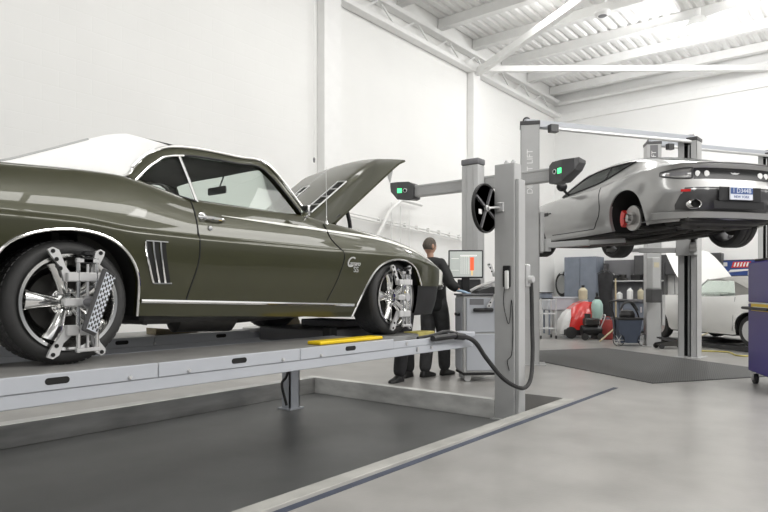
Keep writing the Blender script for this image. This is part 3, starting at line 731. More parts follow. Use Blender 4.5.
# ================================================================== alignment lift
lift=thing('alignment_lift','light grey drive-on alignment lift with two long runways above the recessed bay','car lift',(0,0,0))
def runway(y0,y1,near):
    fx0,fx1=-2.6,3.79
    m=MB()
    zt=ZR-.002
    m.box(fx0,fx1,y0+.004,y1-.004,zt-.016,zt,.003);                      # deck plate
    dk=m.build('deck',M['deck'],lift)
    for (yy,sg,nm) in((y0,-1,'side_beam'),(y1,1,'side_beam')):
        m=MB()
        a,b=(yy,yy+.02) if sg<0 else (yy-.02,yy)
        # upper skirt in welded lengths, lower channel below it
        for xa,xb in((fx0,-.35),(-.35,.75),(.75,1.787),(1.789,2.80),(2.802,fx1)):
            m.box(xa+.0012,xb-.0012,a,b,ZR-.075,ZR,.003)
        c0,c1=(yy+.008,yy+.05) if sg<0 else(yy-.05,yy-.008)
        m.box(fx0,5.0,c0,c1,ZR-.142,ZR-.0755,.004)
        sb=m.build(nm,M['lift'],lift)
        if sg<0:
            for xs_ in((1.28,2.31,3.29,.25) if near else(1.55,2.52,3.46)):
                h=MB();x0_=xs_-.055;yy2=a-.0008
                h.prism([(x0_+.016+.016*cos(t),.016*sin(t)) for t in[pi*.5+k*pi/8 for k in range(9)]]+[(x0_+.094+.016*cos(t),.016*sin(t)) for t in[-pi*.5+k*pi/8 for k in range(9)]],lambda u,v,w:(u,w,ZR-.034+v),yy2,yy2+.004)
                h.build('lifting_slot',M['void'],sb)
            for xs_ in((1.63,1.97,2.65,2.99) if near else(1.9,2.8)):
                h=MB();h.lathe([(0,-.012),(.007,-.012),(.011,-.006),(.012,0)],Matrix.Translation((xs_,a,ZR-.058))@Matrix.Rotation(-pi/2,4,'X'),n=10);h.build('bolt',M['alum'],sb)
    # underside cross members
    m=MB()
    for x in(-2,-1,0,1,2,3):m.box(x-.03,x+.03,y0+.05,y1-.05,ZR-.12,ZR-.02)
    m.build('cross_member',M['liftgrey'],lift) if False else None
    # turnplate bay at the front, slightly lower
    m=MB();m.box(fx1,5.0,y0+.015,y1-.015,ZR-.07,ZR-.052,.003)
    m.box(fx1+.002,4.35,y0+.004,y0+.03,ZR-.0755,ZR-.022,.003);m.box(4.36,5.0,y0+.006,y0+.03,ZR-.0755,ZR-.040,.003)
    m.box(fx1+.002,5.0,y1-.03,y1-.006,ZR-.0755,ZR-.03,.003);m.build('front_bay',M['lift'],lift)
    m=MB();m.cyl((4.214,(y0+y1)/2+(.02 if near else -.02),ZR-.053),(4.214,(y0+y1)/2+(.02 if near else -.02),ZR-.002),.22,40);m.build('turnplate',M['galv'],lift)
    if near:
        m=MB()
        m.box(3.95,3.97,y0-.004,y0+.004,ZR-.06,ZR-.035);m.box(4.10,4.12,y0-.004,y0+.004,ZR-.12,ZR-.085);m.box(4.30,4.32,y0-.004,y0+.004,ZR-.11,ZR-.09)
        m.build('stop_bracket',M['alum'],lift)
        m=MB();m.box(4.80,5.02,y0-.005,y0+.16,ZR-.05,ZR-.005,.006);m.build('end_block',M['lift'],lift)
        m=MB();m.tube(smooth([(4.15,y0+.03,ZR-.015),(4.4,y0+.05,ZR-.005),(4.62,y0+.06,ZR+.015),(4.75,y0+.02,ZR-.01)],4),.013,8);m.build('air_hose',M['black'],lift)
runway(2.935,3.57,True);runway(4.655,5.28,False)
# cross beam joining the runways and the legs that carry them
m=MB();m.box(-1.6,-1.45,3.0,5.25,ZR-.24,ZR-.145,.006);m.build('cross_beam',M['lift'],lift)
m=MB();m.box(4.80,4.92,4.7,5.35,ZR-.24,ZR-.145,.006);m.build('cross_beam',M['lift'],lift)
for x,y in((4.86,5.25),(-1.5,5.2),(-1.5,3.2)):
    m=MB();m.box(x-.075,x+.075,y-.065,y-.05,PZ,ZR-.145);m.box(x-.075,x-.06,y-.065,y+.065,PZ,ZR-.145);m.box(x+.06,x+.075,y-.065,y+.065,PZ,ZR-.145)
    m.box(x-.11,x+.11,y-.10,y+.10,PZ,PZ+.015);m.build('leg',M['lift'],lift)
m=MB();m.tube(smooth([(4.72,5.2,ZR-.15),(4.74,5.12,.45),(4.72,5.16,.2),(4.68,5.2,.1),(4.66,5.1,-.12)],5),.016,8);m.build('cable',M['black'],lift)

# yellow filler plates, wooden wedge, black chock, on the runways
o=MB().box(3.05,3.74,3.00,3.13,ZR,ZR+.024,.006).build('runway_filler_plate',M['yellow']);tag(o,'bright yellow bridging plate on the near runway behind the front wheel','bridging plate')
o=MB().box(4.48,4.75,3.20,3.36,ZR-.05,ZR+.004,.006).build('runway_filler_plate',M['dullyellow']);tag(o,'worn dull yellow bridging plate on the near runway ahead of the front wheel','bridging plate')
m=MB();m.prism([(2.9,0),(3.32,0),(3.32,.012),(2.9,.055)],lambda u,v,w:(u,w,ZR+v),4.80,4.95);o=m.build('wooden_wedge',M['wood']);tag(o,'flat pale wooden wedge lying on the far runway under the green coupe','wedge')
t=thing('runway_jack','low dark grey jack beam with black end block between the two runways','jack',(4.4,4.2,0))
m=MB();m.box(-.55,.30,-.55,.40,ZR-.09,ZR+.035,.01);m.build('jack_body',M['midgrey'],t)
m=MB();m.box(-.62,-.53,-.60,-.50,ZR-.08,ZR+.07,.01);m.build('end_block',M['black'],t)
m=MB();m.box(-.2,.1,-.35,.2,ZR+.035,ZR+.10,.01);m.build('lifting_pad',M['midgrey'],t)
m=MB();m.prism([(0,0),(.34,0),(.26,.14),(.10,.14)],lambda u,v,w:(4.40+u,w,ZR-.051+v),5.0,4.92);o=m.build('wooden_block',M['wood']);tag(o,'small tan wedge block on the far runway beside the far front wheel','wedge')

# ================================================================== post with wheel disc and big black hose
post=thing('lift_post','square grey steel post at the bay corner carrying a black disc and hose','post',(5.88,3.0,PZ))
H=2.66
m=MB();m.box(-.085,.075,-.075,.155,0,H,.006);m.build('column',M['liftgrey'],post)
m=MB();m.box(-.07,.075,-.118,-.077,.0,H-.17,.004);m.build('side_plate',M['liftgrey'],post)
m=MB();m.box(-.12,.12,-.12,.19,0,.012);m.build('base_plate',M['liftgrey'],post)
for yy in(-.03,.05):
    m=MB();m.cyl((-.02,yy,H),(-.02,yy,H+.04),.014,10);m.cyl((-.02,yy,H+.012),(-.02,yy,H+.024),.026,6);m.build('top_bolt',M['alum'],post)
D0=(-.25,.17,2.19)
m=MB();Q=Matrix.Translation(D0)@Matrix.Rotation(pi/2,4,'X')
m.lathe([(.238,-.012),(.252,-.018),(.256,0),(.252,.018),(.238,.014)],Q,n=56,closed=True)
ds=m.build('disc_rim',M['rubber'],post)
m=MB();m.lathe([(.0,.0),(.24,.0)],Q,n=56);
for k in range(4):
    a=pi/4+k*pi/2+.3;m.bar((D0[0]+.04*cos(a),D0[1]-.008,D0[2]+.04*sin(a)),(D0[0]+.235*cos(a),D0[1]-.008,D0[2]+.235*sin(a)),.02,.03,up=(0,1,0))
m.build('disc_plate',M['midgrey'],ds)
m=MB();m.lathe([(.035,0),(.035,.03),(.02,.035),(.02,.05),(0,.05)],Q,n=20);m.tube([(D0[0],D0[1]-.04,D0[2]),(D0[0]+.07,D0[1]-.08,D0[2]+.01),(-.08,.09,D0[2]+.02)],.012,8);m.box(-.11,-.08,.04,.12,D0[2]-.03,D0[2]+.07,.006);m.build('disc_axle',M['alum'],post)
m=MB();m.box(D0[0]-.15,D0[0]-.09,D0[1]-.012,D0[1]-.006,D0[2]-.07,D0[2]-.02,.003);m.build('disc_tag',M['white'],ds)
m=MB();m.box(-.115,-.085,-.035,.045,1.38,1.60,.006);hs=m.build('handset_cradle',M['black'],post)
m=MB();m.box(-.14,-.112,-.03,.012,1.36,1.55,.010,seg=2);m.build('handset',M['white'],hs)
m=MB();m.tube(smooth([(-.10,.03,1.38),(-.10,.04,1.2),(-.10,-.02,1.0),(-.10,-.05,1.25),(-.095,-.062,1.0),(-.095,-.05,.7),(-.095,.0,.62),(-.09,-.02,.52)],6),.004,6);m.build('handset_cord',M['black'],post)
# hose: from the runway end, hanging in a loop and up the post
W=lambda x,y,z:(x-5.88,y-3.0,z-PZ)
hp=smooth([W(4.30,2.905,.745),W(4.62,2.89,.75),W(4.90,2.88,.69),W(5.12,2.87,.51),W(5.34,2.82,.31),W(5.56,2.78,.20),W(5.76,2.78,.175),W(5.92,2.80,.26),W(6.02,2.83,.50),W(6.07,2.86,.80),W(6.08,2.87,1.10),W(6.06,2.87,1.30)],7)
m=MB();m.tube(hp,.021,10);m.build('hose',M['rubber'],post)
m=MB();m.tube([W(4.28,2.905,.745),W(4.62,2.89,.752)],.026,10);m.tube([W(4.60,2.89,.75),W(4.74,2.885,.735)],.031,10);m.build('hose_coupling',M['black'],post)
m=MB();m.box(.08,.16,-.14,-.06,1.38,1.62,.01);m.lathe([(0,.05),(.035,.05),(.04,.04),(.04,0)],Matrix.Translation((.12,-.14,1.46))@Matrix.Rotation(pi/2,4,'X'),n=18);m.build('valve_block',M['alum'],post)

# ================================================================== aligner tower with camera beam
tower=thing('aligner_tower','tall grey alignment column with long camera beam behind the monitor','alignment tower',(7.95,4.68,0))
m=MB();m.box(-.10,.10,-.14,.14,0,2.98,.02,seg=2)
for yy in(-.06,.06):m.box(-.106,-.098,yy-.008,yy+.008,.9,2.96)
m.build('column',M['liftgrey'],tower)
m=MB();m.box(-.108,.108,-.148,.148,2.98,3.07,.02,seg=2);m.build('column_cap',M['midgrey'],tower)
m=MB();m.box(.11,.22,-1.20,1.18,2.64,2.81,.015);m.box(.10,.23,-1.20,1.18,2.79,2.825,.006);
for z in(2.68,2.72,2.76):m.box(.105,.112,-1.20,1.18,z-.004,z+.004)
m.box(.05,.12,-.12,.12,2.62,2.83);m.build('beam',M['liftgrey'],tower)
for yy,sg in((-1.20,-1),(1.18,1)):
    m=MB()
    # wedge-shaped camera housing: tall outer face, tapering toward the beam
    L=.36
    def S(t):return yy+sg*(t*L)
    pr=[(.06,S(-.12),2.60,2.84),(.02,S(.05),2.58,2.88),(-.06,S(.50),2.60,2.88),(-.02,S(.95),2.74,2.89),(.02,S(1.08),2.83,2.90)]
    rows=[[(xf,y,z0),(xf,y,z1),(.26,y,z1-.01),(.26,y,z0+.02)] for xf,y,z0,z1 in pr]
    m.grid(rows,cv=True);m.add(rows[0],[(0,1,2,3)]);m.add(rows[-1],[(0,1,2,3)])
    pod=m.build('camera_pod',M['darkgrey'],tower,sharp=20)
    a=Vector((pr[1][0],pr[1][1],2.74));b=Vector((pr[2][0],pr[2][1],2.74));n_=Vector((-1,0,0));d=(b-a)
    F=frame(a+d*.72+Vector((-.006,0,0)),-d*sg*-1,(0,0,1))
    q=a+d*(.30);q2=a+d*.80
    qa,qb=(q,q2)
    nrm=Vector((d.y,-d.x,0)).normalized();nrm=nrm if nrm.x<0 else -nrm
    m=MB();T=frame(qb+nrm*.002,d,(0,0,1));m.box(-.036,.036,-.036,.036,-.004,.004,M=T);m.build('green_lamp',M['led'],pod)
    m=MB();T=frame(qa+nrm*.001,d,(0,0,1));sgn=1 if (T.to_3x3()@Vector((0,0,1))).dot(nrm)>0 else -1
    m.lathe([(.034,0),(.034,.012*sgn),(.024,.014*sgn)],T,n=20,cap=False);m.build('lens_ring',M['alum'],pod)
    m=MB();m.lathe([(0,.006*sgn),(.026,.006*sgn)],T,n=20,cap=False);m.build('lens',M['void'],pod)

# ================================================================== aligner console
cons=thing('aligner_console','grey wheeled alignment console cabinet with drawers below the monitor','cabinet',(6.67,4.07,0),radians(-45))
# local x away from the bay (world +x), local y world +y
m=MB();m.box(.0,.75,.0,.42,.11,1.08,.012);bd=m.build('body',M['liftgrey'],cons)
m=MB();m.box(-.012,.002,.03,.39,.62,1.05,.006);dr=m.build('drawer',M['lift'],cons)
m=MB();m.box(-.04,-.012,.10,.32,.82,.86,.012,seg=2);m.build('drawer_handle',M['black'],dr)
m=MB();m.box(-.012,.002,.03,.39,.14,.60,.006);m.build('door',M['lift'],cons)
m=MB();m.box(.04,.71,-.014,.0,.62,1.05,.006);d2=m.build('drawer',M['lift'],cons)
m=MB();m.box(.12,.38,-.052,-.012,.875,.925,.018,seg=2);m.build('drawer_handle',M['black'],d2)
m=MB();m.box(.08,.26,-.017,-.013,.965,1.04);m.build('drawer_label',M['midgrey'],d2)
m=MB();m.box(.04,.71,-.014,.0,.14,.60,.006);m.build('door',M['lift'],cons)
m=MB();m.box(-.02,.77,-.02,.44,1.08,1.105,.008);tp=m.build('top_panel',M['midgrey'],cons)
m=MB();m.prism([(.20,1.105),(.70,1.105),(.70,1.26),(.64,1.27),(.20,1.14)],lambda u,v,w:(u,w,v),.02,.40);m.build('keyboard_shelf',M['darkgrey'],cons)
m=MB();m.tube(smooth([(.10,.02,1.14),(.22,.0,1.20),(.44,-.01,1.255),(.70,.0,1.265)],4),.018,8);m.build('shelf_rail',M['alum'],cons)
m=MB();m.box(.0,.75,.0,.42,.08,.11,.005);m.build('base_frame',M['black'],cons)
for x,y in((.07,.06),(.68,.06),(.07,.36),(.68,.36)):
    m=MB();m.cyl((x,y-.014,.042),(x,y+.014,.042),.042,16);m.box(x-.022,x+.022,y-.02,y+.02,.05,.085,.004);m.build('caster',M['alum'],cons)
m=MB();m.box(.46,.62,-.12,-.014,.86,.93,.008);m.prism([(.48,.86),(.60,.86),(.56,.76),(.52,.76)],lambda u,v,w:(u,w,v),-.11,-.02);m.box(.50,.58,-.06,-.012,.58,.80,.006);m.build('clamp_holder',M['black'],cons)
# monitor on the console
mon=thing('monitor','flat black monitor showing a grey chart with a red bar above the console','monitor',(6.98,4.22,1.105),radians(36))
m=MB();m.box(-.02,.02,-.225,.225,.20,.565,.010,seg=2);m.build('bezel',M['black'],mon)
scr=pbr('screen_grey',(.33,.345,.33),.4,emit=(.62,.66,.62),es=.55)
m=MB();m.box(-.0235,-.019,-.208,.208,.218,.547);sc_=m.build('screen',scr,mon)
sr=pbr('screen_red',(.8,.12,.05),.4,emit=(.9,.14,.05),es=.7);sw=pbr('screen_white',(.8,.8,.78),.4,emit=(.85,.86,.8),es=.6);sb_=pbr('screen_orange',(.8,.5,.2),.4,emit=(.9,.6,.25),es=.7)
m=MB();m.box(-.0245,-.023,-.105,-.055,.30,.47);m.build('red_bar',sr,sc_)
m=MB();m.box(-.0245,-.023,-.09,-.07,.235,.298);m.build('orange_bar',sb_,sc_)
m=MB()
for k in range(5):m.box(-.0243,-.023,-.04+.025*k,-.036+.025*k,.25,.50)
m.box(-.0243,-.023,-.14,.07,.484,.50);m.box(-.0243,-.023,.09,.19,.45,.456);m.box(-.0243,-.023,.09,.19,.30,.305);m.build('chart_lines',sw,sc_)
m=MB();m.box(-.01,.03,-.05,.05,.0,.24,.006);m.build('stand',M['black'],mon)
m=MB();m.box(.03,.08,-.20,.10,.02,.185,.01);m.build('speaker_bar',M['darkgrey'],mon)
# ================================================================== two-post lifts at the back
def two_post(label,loc,rz,zc,arms,strip,H):
    """local x joins the posts, y is the car direction; each post is turned 30 degrees, as on asymmetric lifts"""
    L=thing('two_post_lift',label,'car lift',loc,rz,None)
    hs=1.575
    for sg in(-1,1):
        x=hs*sg
        T=Matrix.Translation((x,0,0))@Matrix.Rotation(radians(30*sg),4,'Z')@Matrix.Diagonal((sg,1,1,1))
        m=MB()
        # C-shaped post, open toward the bay (local -x)
        m.box(.128,.14,-.15,.15,0,H,M=T);m.box(-.14,.14,-.15,-.138,0,H,M=T);m.box(-.14,.14,.138,.15,0,H,M=T)
        m.box(-.14,-.128,-.15,-.055,0,H,M=T);m.box(-.14,-.128,.055,.15,0,H,M=T)
        p=m.build('post',M['liftgrey'],L,sharp=20)
        m=MB();m.box(.0,.03,-.12,.12,.012,H-.05,M=T);m.build('inner_channel',M['black'],p)
        m=MB();m.tube([(-.06,0,.02),(-.06,0,H-.05)],.018,10,M=T);m.build('lift_cylinder',M['alum'],p)
        m=MB();m.box(-.24,.22,-.22,.22,0,.014,.003,M=T);m.build('base_plate',M['liftgrey'],p)
        m=MB();m.box(-.15,.15,-.16,.16,H,H+.06,.006,M=T);m.tube([(.05,-.05,H+.09),(.05,.05,H+.09)],.06,18,M=T);m.build('post_head',M['darkgrey'],p)
        m=MB();m.box(-.21,-.145,-.17,.17,zc-.12,zc+.50,.01,M=T);m.box(-.15,.0,-.05,.05,zc-.1,zc+.4,M=T);m.build('carriage',M['liftgrey'],L)
        n_=(T.to_3x3()@Vector((0,-1,0)));c_=T@Vector((0,-.1505,H-.62))
        if strip is not None:
            sx=T.to_3x3()@Vector((0,0,1));m=MB();F=frame(c_,(0,0,1),Vector((0,0,1)).cross(n_)*-1)
            if (F.to_3x3()@Vector((0,0,1))).dot(n_)<0:F=frame(c_,(0,0,1),Vector((0,0,1)).cross(n_))
            m.box(-.62,.60,-.075,.075,0,.002,M=F);sgn=m.build('name_strip',M[strip],p)
            text('lettering','DIRECT LIFT',.125,M['white'],sgn,F@Matrix.Translation((.14 if strip=='midgrey' else -.1,0,.0035)),.001)
        if arms:
            for yy in(-1,1):
                tip=Vector((.62*sg,yy*1.02 if yy<0 else yy*.95,zc+.02));st=T@Vector((-.19,0,0));st=Vector((st.x,st.y+yy*.14,zc-.02));mid=st.lerp(tip,.55)
                m=MB();m.cyl((st.x,st.y,zc-.11),(st.x,st.y,zc+.08),.055,16);m.bar(st,mid,.12,.085,bev=.006);m.bar(st.lerp(tip,.45),tip,.095,.06,bev=.005)
                am=m.build('lift_arm',M['liftgrey'],L)
                m=MB();m.cyl(tip,(tip.x,tip.y,zc+.065),.03,12);m.cyl((tip.x,tip.y,zc+.065),(tip.x,tip.y,zc+.085),.065,18);m.build('arm_pad',M['rubber'],am)
    m=MB();m.box(-hs-.1,hs+.1,-.06,.06,H,H+.11,.006);m.build('overhead_beam',M['lift'],L)
    m=MB();m.cyl((-hs+.35,-.12,H-.02),(hs-.1,-.12,H-.02),.030,10);m.build('limit_bar',M['alum'],L)
    m=MB();m.box(-hs+.28,-hs+.42,-.16,-.06,H-.08,H+.04,.005);m.build('limit_switch',M['darkgrey'],L)
    return L
LA=(10.265,3.40,0);LR=radians(-32.7)
liftA=two_post('grey two-post lift holding up the silver sports coupe',LA,LR,1.85,True,'liftgrey',3.68)
dB=Vector((cos(LR),sin(LR)))
liftB=two_post('grey two-post lift standing astride the white convertible, behind the silver coupe',(13.42+1.575*dB.x,3.66+1.575*dB.y,0),LR,.55,False,'midgrey',4.12)
# control box on the near post of the second lift
m=MB();m.box(-1.90,-1.70,-.36,-.20,1.18,1.80,.012);m.build('power_unit',M['liftgrey'],liftB)
m=MB();m.box(-1.93,-1.67,-.38,-.20,.90,1.17,.012);m.build('oil_tank',M['darkgrey'],liftB)
m=MB();m.box(-1.86,-1.74,-.366,-.359,1.60,1.70);m.build('warning_label',M['beige'],liftB)

# ================================================================== silver coupe on the lift
gt=thing('sports_coupe','silver two-door sports coupe raised high on the two-post lift, rear wheel off','car',(9.13,2.08,1.77),radians(52.25))
SO=[(-.955,0),(-.95,.22),(-.93,.42),(-.885,.58),(-.815,.70),(-.72,.785),(-.62,.845),(-.50,.888)]
sst=[-.42,-.385]
GRA=[(p.x,p.y) for p in smooth([(-.372,.20),(-.368,.33),(-.335,.48),(-.26,.60),(-.14,.675),(0,.70),(.14,.675),(.26,.60),(.335,.48),(.368,.33),(.372,.19)],3)]
GFA=[(2.6+p.x,p.y) for p in smooth([(-.362,.19),(-.358,.33),(-.325,.47),(-.25,.585),(-.14,.655),(0,.68),(.14,.655),(.25,.585),(.325,.47),(.358,.33),(.362,.21)],3)]
def mono(A):
    r=[]
    for x,z in A:
        if r and x<=r[-1][0]+.0012:x=r[-1][0]+.0012
        r.append((x,z))
    return r
GRA=mono(GRA);GFA=mono(GFA)
ghw=curve([(-.5,.888),(-.3,.922),(0,.933),(.3,.925),(.6,.897),(1.0,.880),(1.6,.878),(2.0,.892),(2.35,.912),(2.6,.915),(2.9,.885),(3.1,.83)])
gzb=curve([(-.96,.90),(-.8,.905),(-.5,.915),(0,.905),(.4,.88),(.8,.86),(1.4,.85),(2.0,.845),(2.5,.815),(2.9,.72),(3.2,.62),(3.46,.52)])
gst=[(x,.21) for x in(-.42,-.39)]+GRA+[(x,.185) for x in(.42,.5,.6,.72,.85,1.0,1.15,1.3,1.45,1.6,1.75,1.9,2.0,2.1,2.18)]+GFA+[(x,.22) for x in(3.0,3.06,3.1)]
GO=[(x,y,lerp(.235,.21,min(1,max(0,(x+.96)/.5)))) for x,y in SO]+[(x,ghw(x),z) for x,z in gst]+[(x,y,.22) for x,y in[(3.2,.755),(3.29,.65),(3.36,.5),(3.42,.3),(3.45,.12),(3.455,0)]]
NGO=len(GO);NS0=len(SO)
def gn(i):
    a=GO[max(0,i-1)];b=GO[min(NGO-1,i+1)]
    if i==0:return(-1,0)
    if i==NGO-1:return(1,0)
    dx,dy=b[0]-a[0],b[1]-a[1];L=math.hypot(dx,dy) or 1;return(-dy/L,dx/L)
def gin(x,z):
    """inset of the skin below the plan outline"""
    zb=gzb(x);t=min(1,max(0,(-.45-x)/.35));           # 1 on the tail, 0 on the flank
    # flank
    if z<.56:
        u=(.56-z)/.37;f=.07*max(0,u)**2.2
        if .42<x<2.2:f+=.016*math.exp(-((z-.30)/.05)**2)-.014*math.exp(-((z-.215)/.03)**2)
    else:
        u=(z-.56)/max(.05,zb-.56);f=.085*u**2.2
    # tail: bumper shelf at .60, concave above, lip at the top, tucked in below
    if z<.60:r=.01+.16*max(0,(.60-z)/.38)**1.6
    else:
        u=(z-.60)/(zb-.60);r=.01+.075*sin(min(1,u*1.15)*pi*.5)-.055*max(0,u-.72)/.28
    return lerp(f,r,t)
NV=22
def grow(i,s):
    x,y,zl=GO[i];n=gn(i);zb=gzb(x);r=[]
    d=gin(x,zl);r.append((x-n[0]*(d+.04),max(0,y-n[1]*(d+.04))*s,zl+.004))
    for k in range(NV+1):
        z=lerp(zl,zb,k/NV);d=gin(x,z);r.append((x-n[0]*d,max(0,y-n[1]*d)*s,z))
    return r
# upper body: shoulder -> glasshouse base -> roof edge -> centre
gyb=curve([(-.9,.60),(-.5,.74),(0,.745),(.5,.735),(1.2,.73),(1.8,.74),(2.1,.70),(3.0,.6),(3.46,.2)])
gyr=curve([(-.9,.45),(-.5,.55),(0,.545),(.6,.54),(1.2,.54),(1.6,.56),(2.0,.62),(2.2,.60),(3.46,.1)])
gzt=curve([(-.96,.935),(-.8,.955),(-.6,.985),(-.3,1.085),(.0,1.175),(.4,1.25),(.8,1.278),(1.1,1.27),(1.4,1.235),(1.7,1.135),(2.0,1.0),(2.25,.915),(2.6,.865),(3.0,.77),(3.3,.64),(3.46,.54)])
def gup(i,s,v,off=0.):
    x,y,zl=GO[i];n=gn(i);zb=gzb(x);d=gin(x,zb)
    p0=Vector((x-n[0]*d,max(0,y-n[1]*d)*s,zb));zt=max(gzt(x),zb+.01)
    xx=p0.x if i>=NS0 else p0.x
    yb=min(gyb(x),abs(p0.y)*.92);yr=min(gyr(x),abs(p0.y)*.75)
    hgt=zt-zb;zr=zb+hgt*(.84 if hgt>.12 else .7)
    zs=zb+min(.035,hgt*.3)
    C=[p0,Vector((xx,yb*s,zs)),Vector((xx,lerp(yb,yr,.55)*s,lerp(zs,zr,.62))),Vector((xx,yr*s,zr)),Vector((xx,yr*.5*s,zb+hgt*.965)),Vector((xx,0,zt))]
    t=v*5;k=min(4,int(t));t-=k
    a=C[k-1] if k>0 else C[0]*2-C[1];b=C[k];c=C[k+1];e=C[k+2] if k<4 else Vector((c.x,-b.y,b.z))
    q=.5*((2*b)+(c-a)*t+(2*a-5*b+4*c-e)*t*t+(3*b-a-3*c+e)*t**3)
    if off:
        q=q+Vector((0,s*off*.8 if v<.7 else 0,off*.6))
    return q
m=MB()
for s in(-1,1):
    rows=[grow(i,s)+[gup(i,s,k/24) for k in range(1,25)] for i in range(NGO)]
    m.grid(rows)
m.build('body_shell',M['silver'],gt,sharp=50)
def gside(x,z,s=1,off=.0):
    return Vector((x,(ghw(x)-gin(x,z)+off)*s,z))
def xi(x):return min(range(NS0,NGO),key=lambda i:abs(GO[i][0]-x) if GO[i][0]<3.1 else 9)
def ginterp(x,s,v,off):
    i=NS0
    for k in range(NS0,NGO-1):
        if GO[k][0]<=x:i=k
    a,b=GO[i][0],GO[i+1][0];t=min(1,max(0,(x-a)/(b-a)))
    return gup(i,s,v,off).lerp(gup(i+1,s,v,off),t)
# side windows with black surround
vlo=curve([(.20,.50),(.45,.37),(.8,.29),(1.2,.255),(1.7,.24),(1.93,.245)]);vhi=curve([(.20,.505),(.45,.50),(.8,.505),(1.2,.50),(1.55,.46),(1.75,.39),(1.93,.255)])
for s in(-1,1):
    xs=[.20+(1.93-.20)*k/30 for k in range(31)]
    m=MB();m.grid([[ginterp(x,s,lerp(vlo(x),vhi(x),j/6),.006) for j in range(7)] for x in xs]);m.build('side_window',M['glassd2'] if 'glassd2' in M else M['glassd'],gt)
    m=MB();m.tube([ginterp(x,s,vhi(x),.007) for x in xs]+[ginterp(x,s,vlo(x),.007) for x in xs[::-1]],.011,8,closed=True);m.build('window_surround',M['black'],gt)
    m=MB();m.tube([ginterp(.78,s,lerp(vlo(.78),vhi(.78),j/6),.008) for j in range(7)],.012,8);m.build('window_divider',M['black'],gt)
    m=MB()
    dx=lambda z:.72-.10*math.exp(-((z-.55)/.2)**2)+.25*max(0,.42-z)/.25
    m.tube([gside(dx(z),z,s,.0005) for z in[lerp(.27,gzb(.7)-.01,k/14) for k in range(15)]],.006,6)
    m.tube([gside(lerp(dx(.27),2.05,k/14),.27+.01*k/14,s,.0005) for k in range(15)],.006,6)
    m.build('door_gap',M['void'],gt)
    m=MB();m.grid([[gside(lerp(2.08,2.24,k/6)+.02*j,lerp(.60,.66,j),s,.004) for j in(0,1)] for k in range(7)]);m.tube([gside(2.02+.27*k/8,.635-.0*k,s,.008) for k in range(9)],.010,6);m.build('side_strake',M['black'],gt)
    m=MB();m.tube([(1.60,.80*s,.88),(1.59,.87*s,.92),(1.58,.91*s,.96)],.022,8);mm=Matrix.Translation((1.57,.945*s,1.0))@Matrix.Diagonal((.06,.09,.075,1))
    sp=[]
    m.lathe([(sin(pi*k/8),-cos(pi*k/8)) for k in range(9)],mm,n=16);m.build('door_mirror',M['black'],gt)
# rear screen and windscreen
m=MB();m.grid([[ginterp(x,s_,v,.006) for s_,v in[(-1,lerp(.66,1,j/5)) for j in range(6)]+[(1,lerp(1,.66,j/5)) for j in range(1,6)]] for x in[-.38+.72*k/10 for k in range(11)]]);m.build('rear_screen',M['glassd'],gt)
m=MB();m.grid([[ginterp(x,s_,v,.006) for s_,v in[(-1,lerp(.58,1,j/5)) for j in range(6)]+[(1,lerp(1,.58,j/5)) for j in range(1,6)]] for x in[1.38+.62*k/10 for k in range(11)]]);m.build('windscreen',M['glassd'],gt)
# tail overlays; q runs along the outline from the centre (0) round the corner
def tailp(q,z,s,off=.004):
    i=int(q);t=q-i;A=[]
    for k in(i,min(NGO-1,i+1)):
        x,y,zl=GO[k];n=gn(k);d=gin(x,z)-off;A.append(Vector((x-n[0]*d,max(0,y-n[1]*d)*s,z)))
    return A[0].lerp(A[1],t)
def tailpatch(q0,q1,zlo,zhi,s,off=.004,nq=10,nz=5):
    """a panel on the tail skin with turned-in edges"""
    rows=[]
    for k in range(nq+1):
        q=lerp(q0,q1,k/nq);u=k/nq;zs=[lerp(zlo(u),zhi(u),j/nz) for j in range(nz+1)]
        rows.append([tailp(q,zs[0],s,-.01)]+[tailp(q,z,s,off) for z in zs]+[tailp(q,zs[-1],s,-.01)])
    return rows
m=MB()
for s in(-1,1):m.grid(tailpatch(0,2.95,lambda u:.725,lambda u:.858,s,.004))
m.build('lamp_band',M['black'],gt)
for s in(-1,1):
    m=MB();m.grid(tailpatch(3.05,6.3,lambda u:lerp(.745,.79,u**2),lambda u:lerp(.850,.83,u**2),s,.007));lp=m.build('tail_lamp',M['tailclear'],gt)
    m=MB();m.tube([tailp(lerp(3.05,6.3,k/12),lerp(.735,.79,(k/12)**2),s,.008) for k in range(13)]+[tailp(lerp(6.3,3.05,k/12),lerp(.858,.832,(1-k/12)**2),s,.008) for k in range(13)],.009,6,closed=True);m.build('lamp_surround',M['darkgrey'],lp)
    m=MB();m.grid(tailpatch(3.5,5.2,lambda u:.775,lambda u:.822,s,.010));m.build('lamp_cluster',M['midgrey'],lp)
    for q in(1.9,2.6):
        m=MB();c=tailp(q,.79,s,.005);nx=Vector((-1,0,0));m.lathe([(.038,0),(.036,.006),(0,.008)],frame(c,(0,1,0),(0,0,-1)),n=20);m.build('round_lamp',M['white'],gt)
m=MB();c=tailp(0,.80,1,.006);m.add([c+Vector((0,y,z)) for y,z in[(-.07,.012),(-.03,.006),(0,.012),(.03,.006),(.07,.012),(.04,-.008),(0,-.014),(-.04,-.008)]],[(0,1,5+2,),(1,2,6,7),(2,3,5,6),(3,4,5)]);m.build('wing_badge',M['chrome'],gt)
# ducktail
m=MB()
for s in(-1,1):
    rows=[]
    for q in[k*.5 for k in range(0,11)]:
        a=tailp(q,gzb(-.9)-.004,s,.0);rows.append([a+Vector((.02,0,0)),a+Vector((-.022,0,.026-.003*q)),a+Vector((.0,0,.034-.003*q)),a+Vector((.14,0,.034-.004*q))])
    m.grid(rows)
m.build('spoiler_lip',M['silver'],gt)
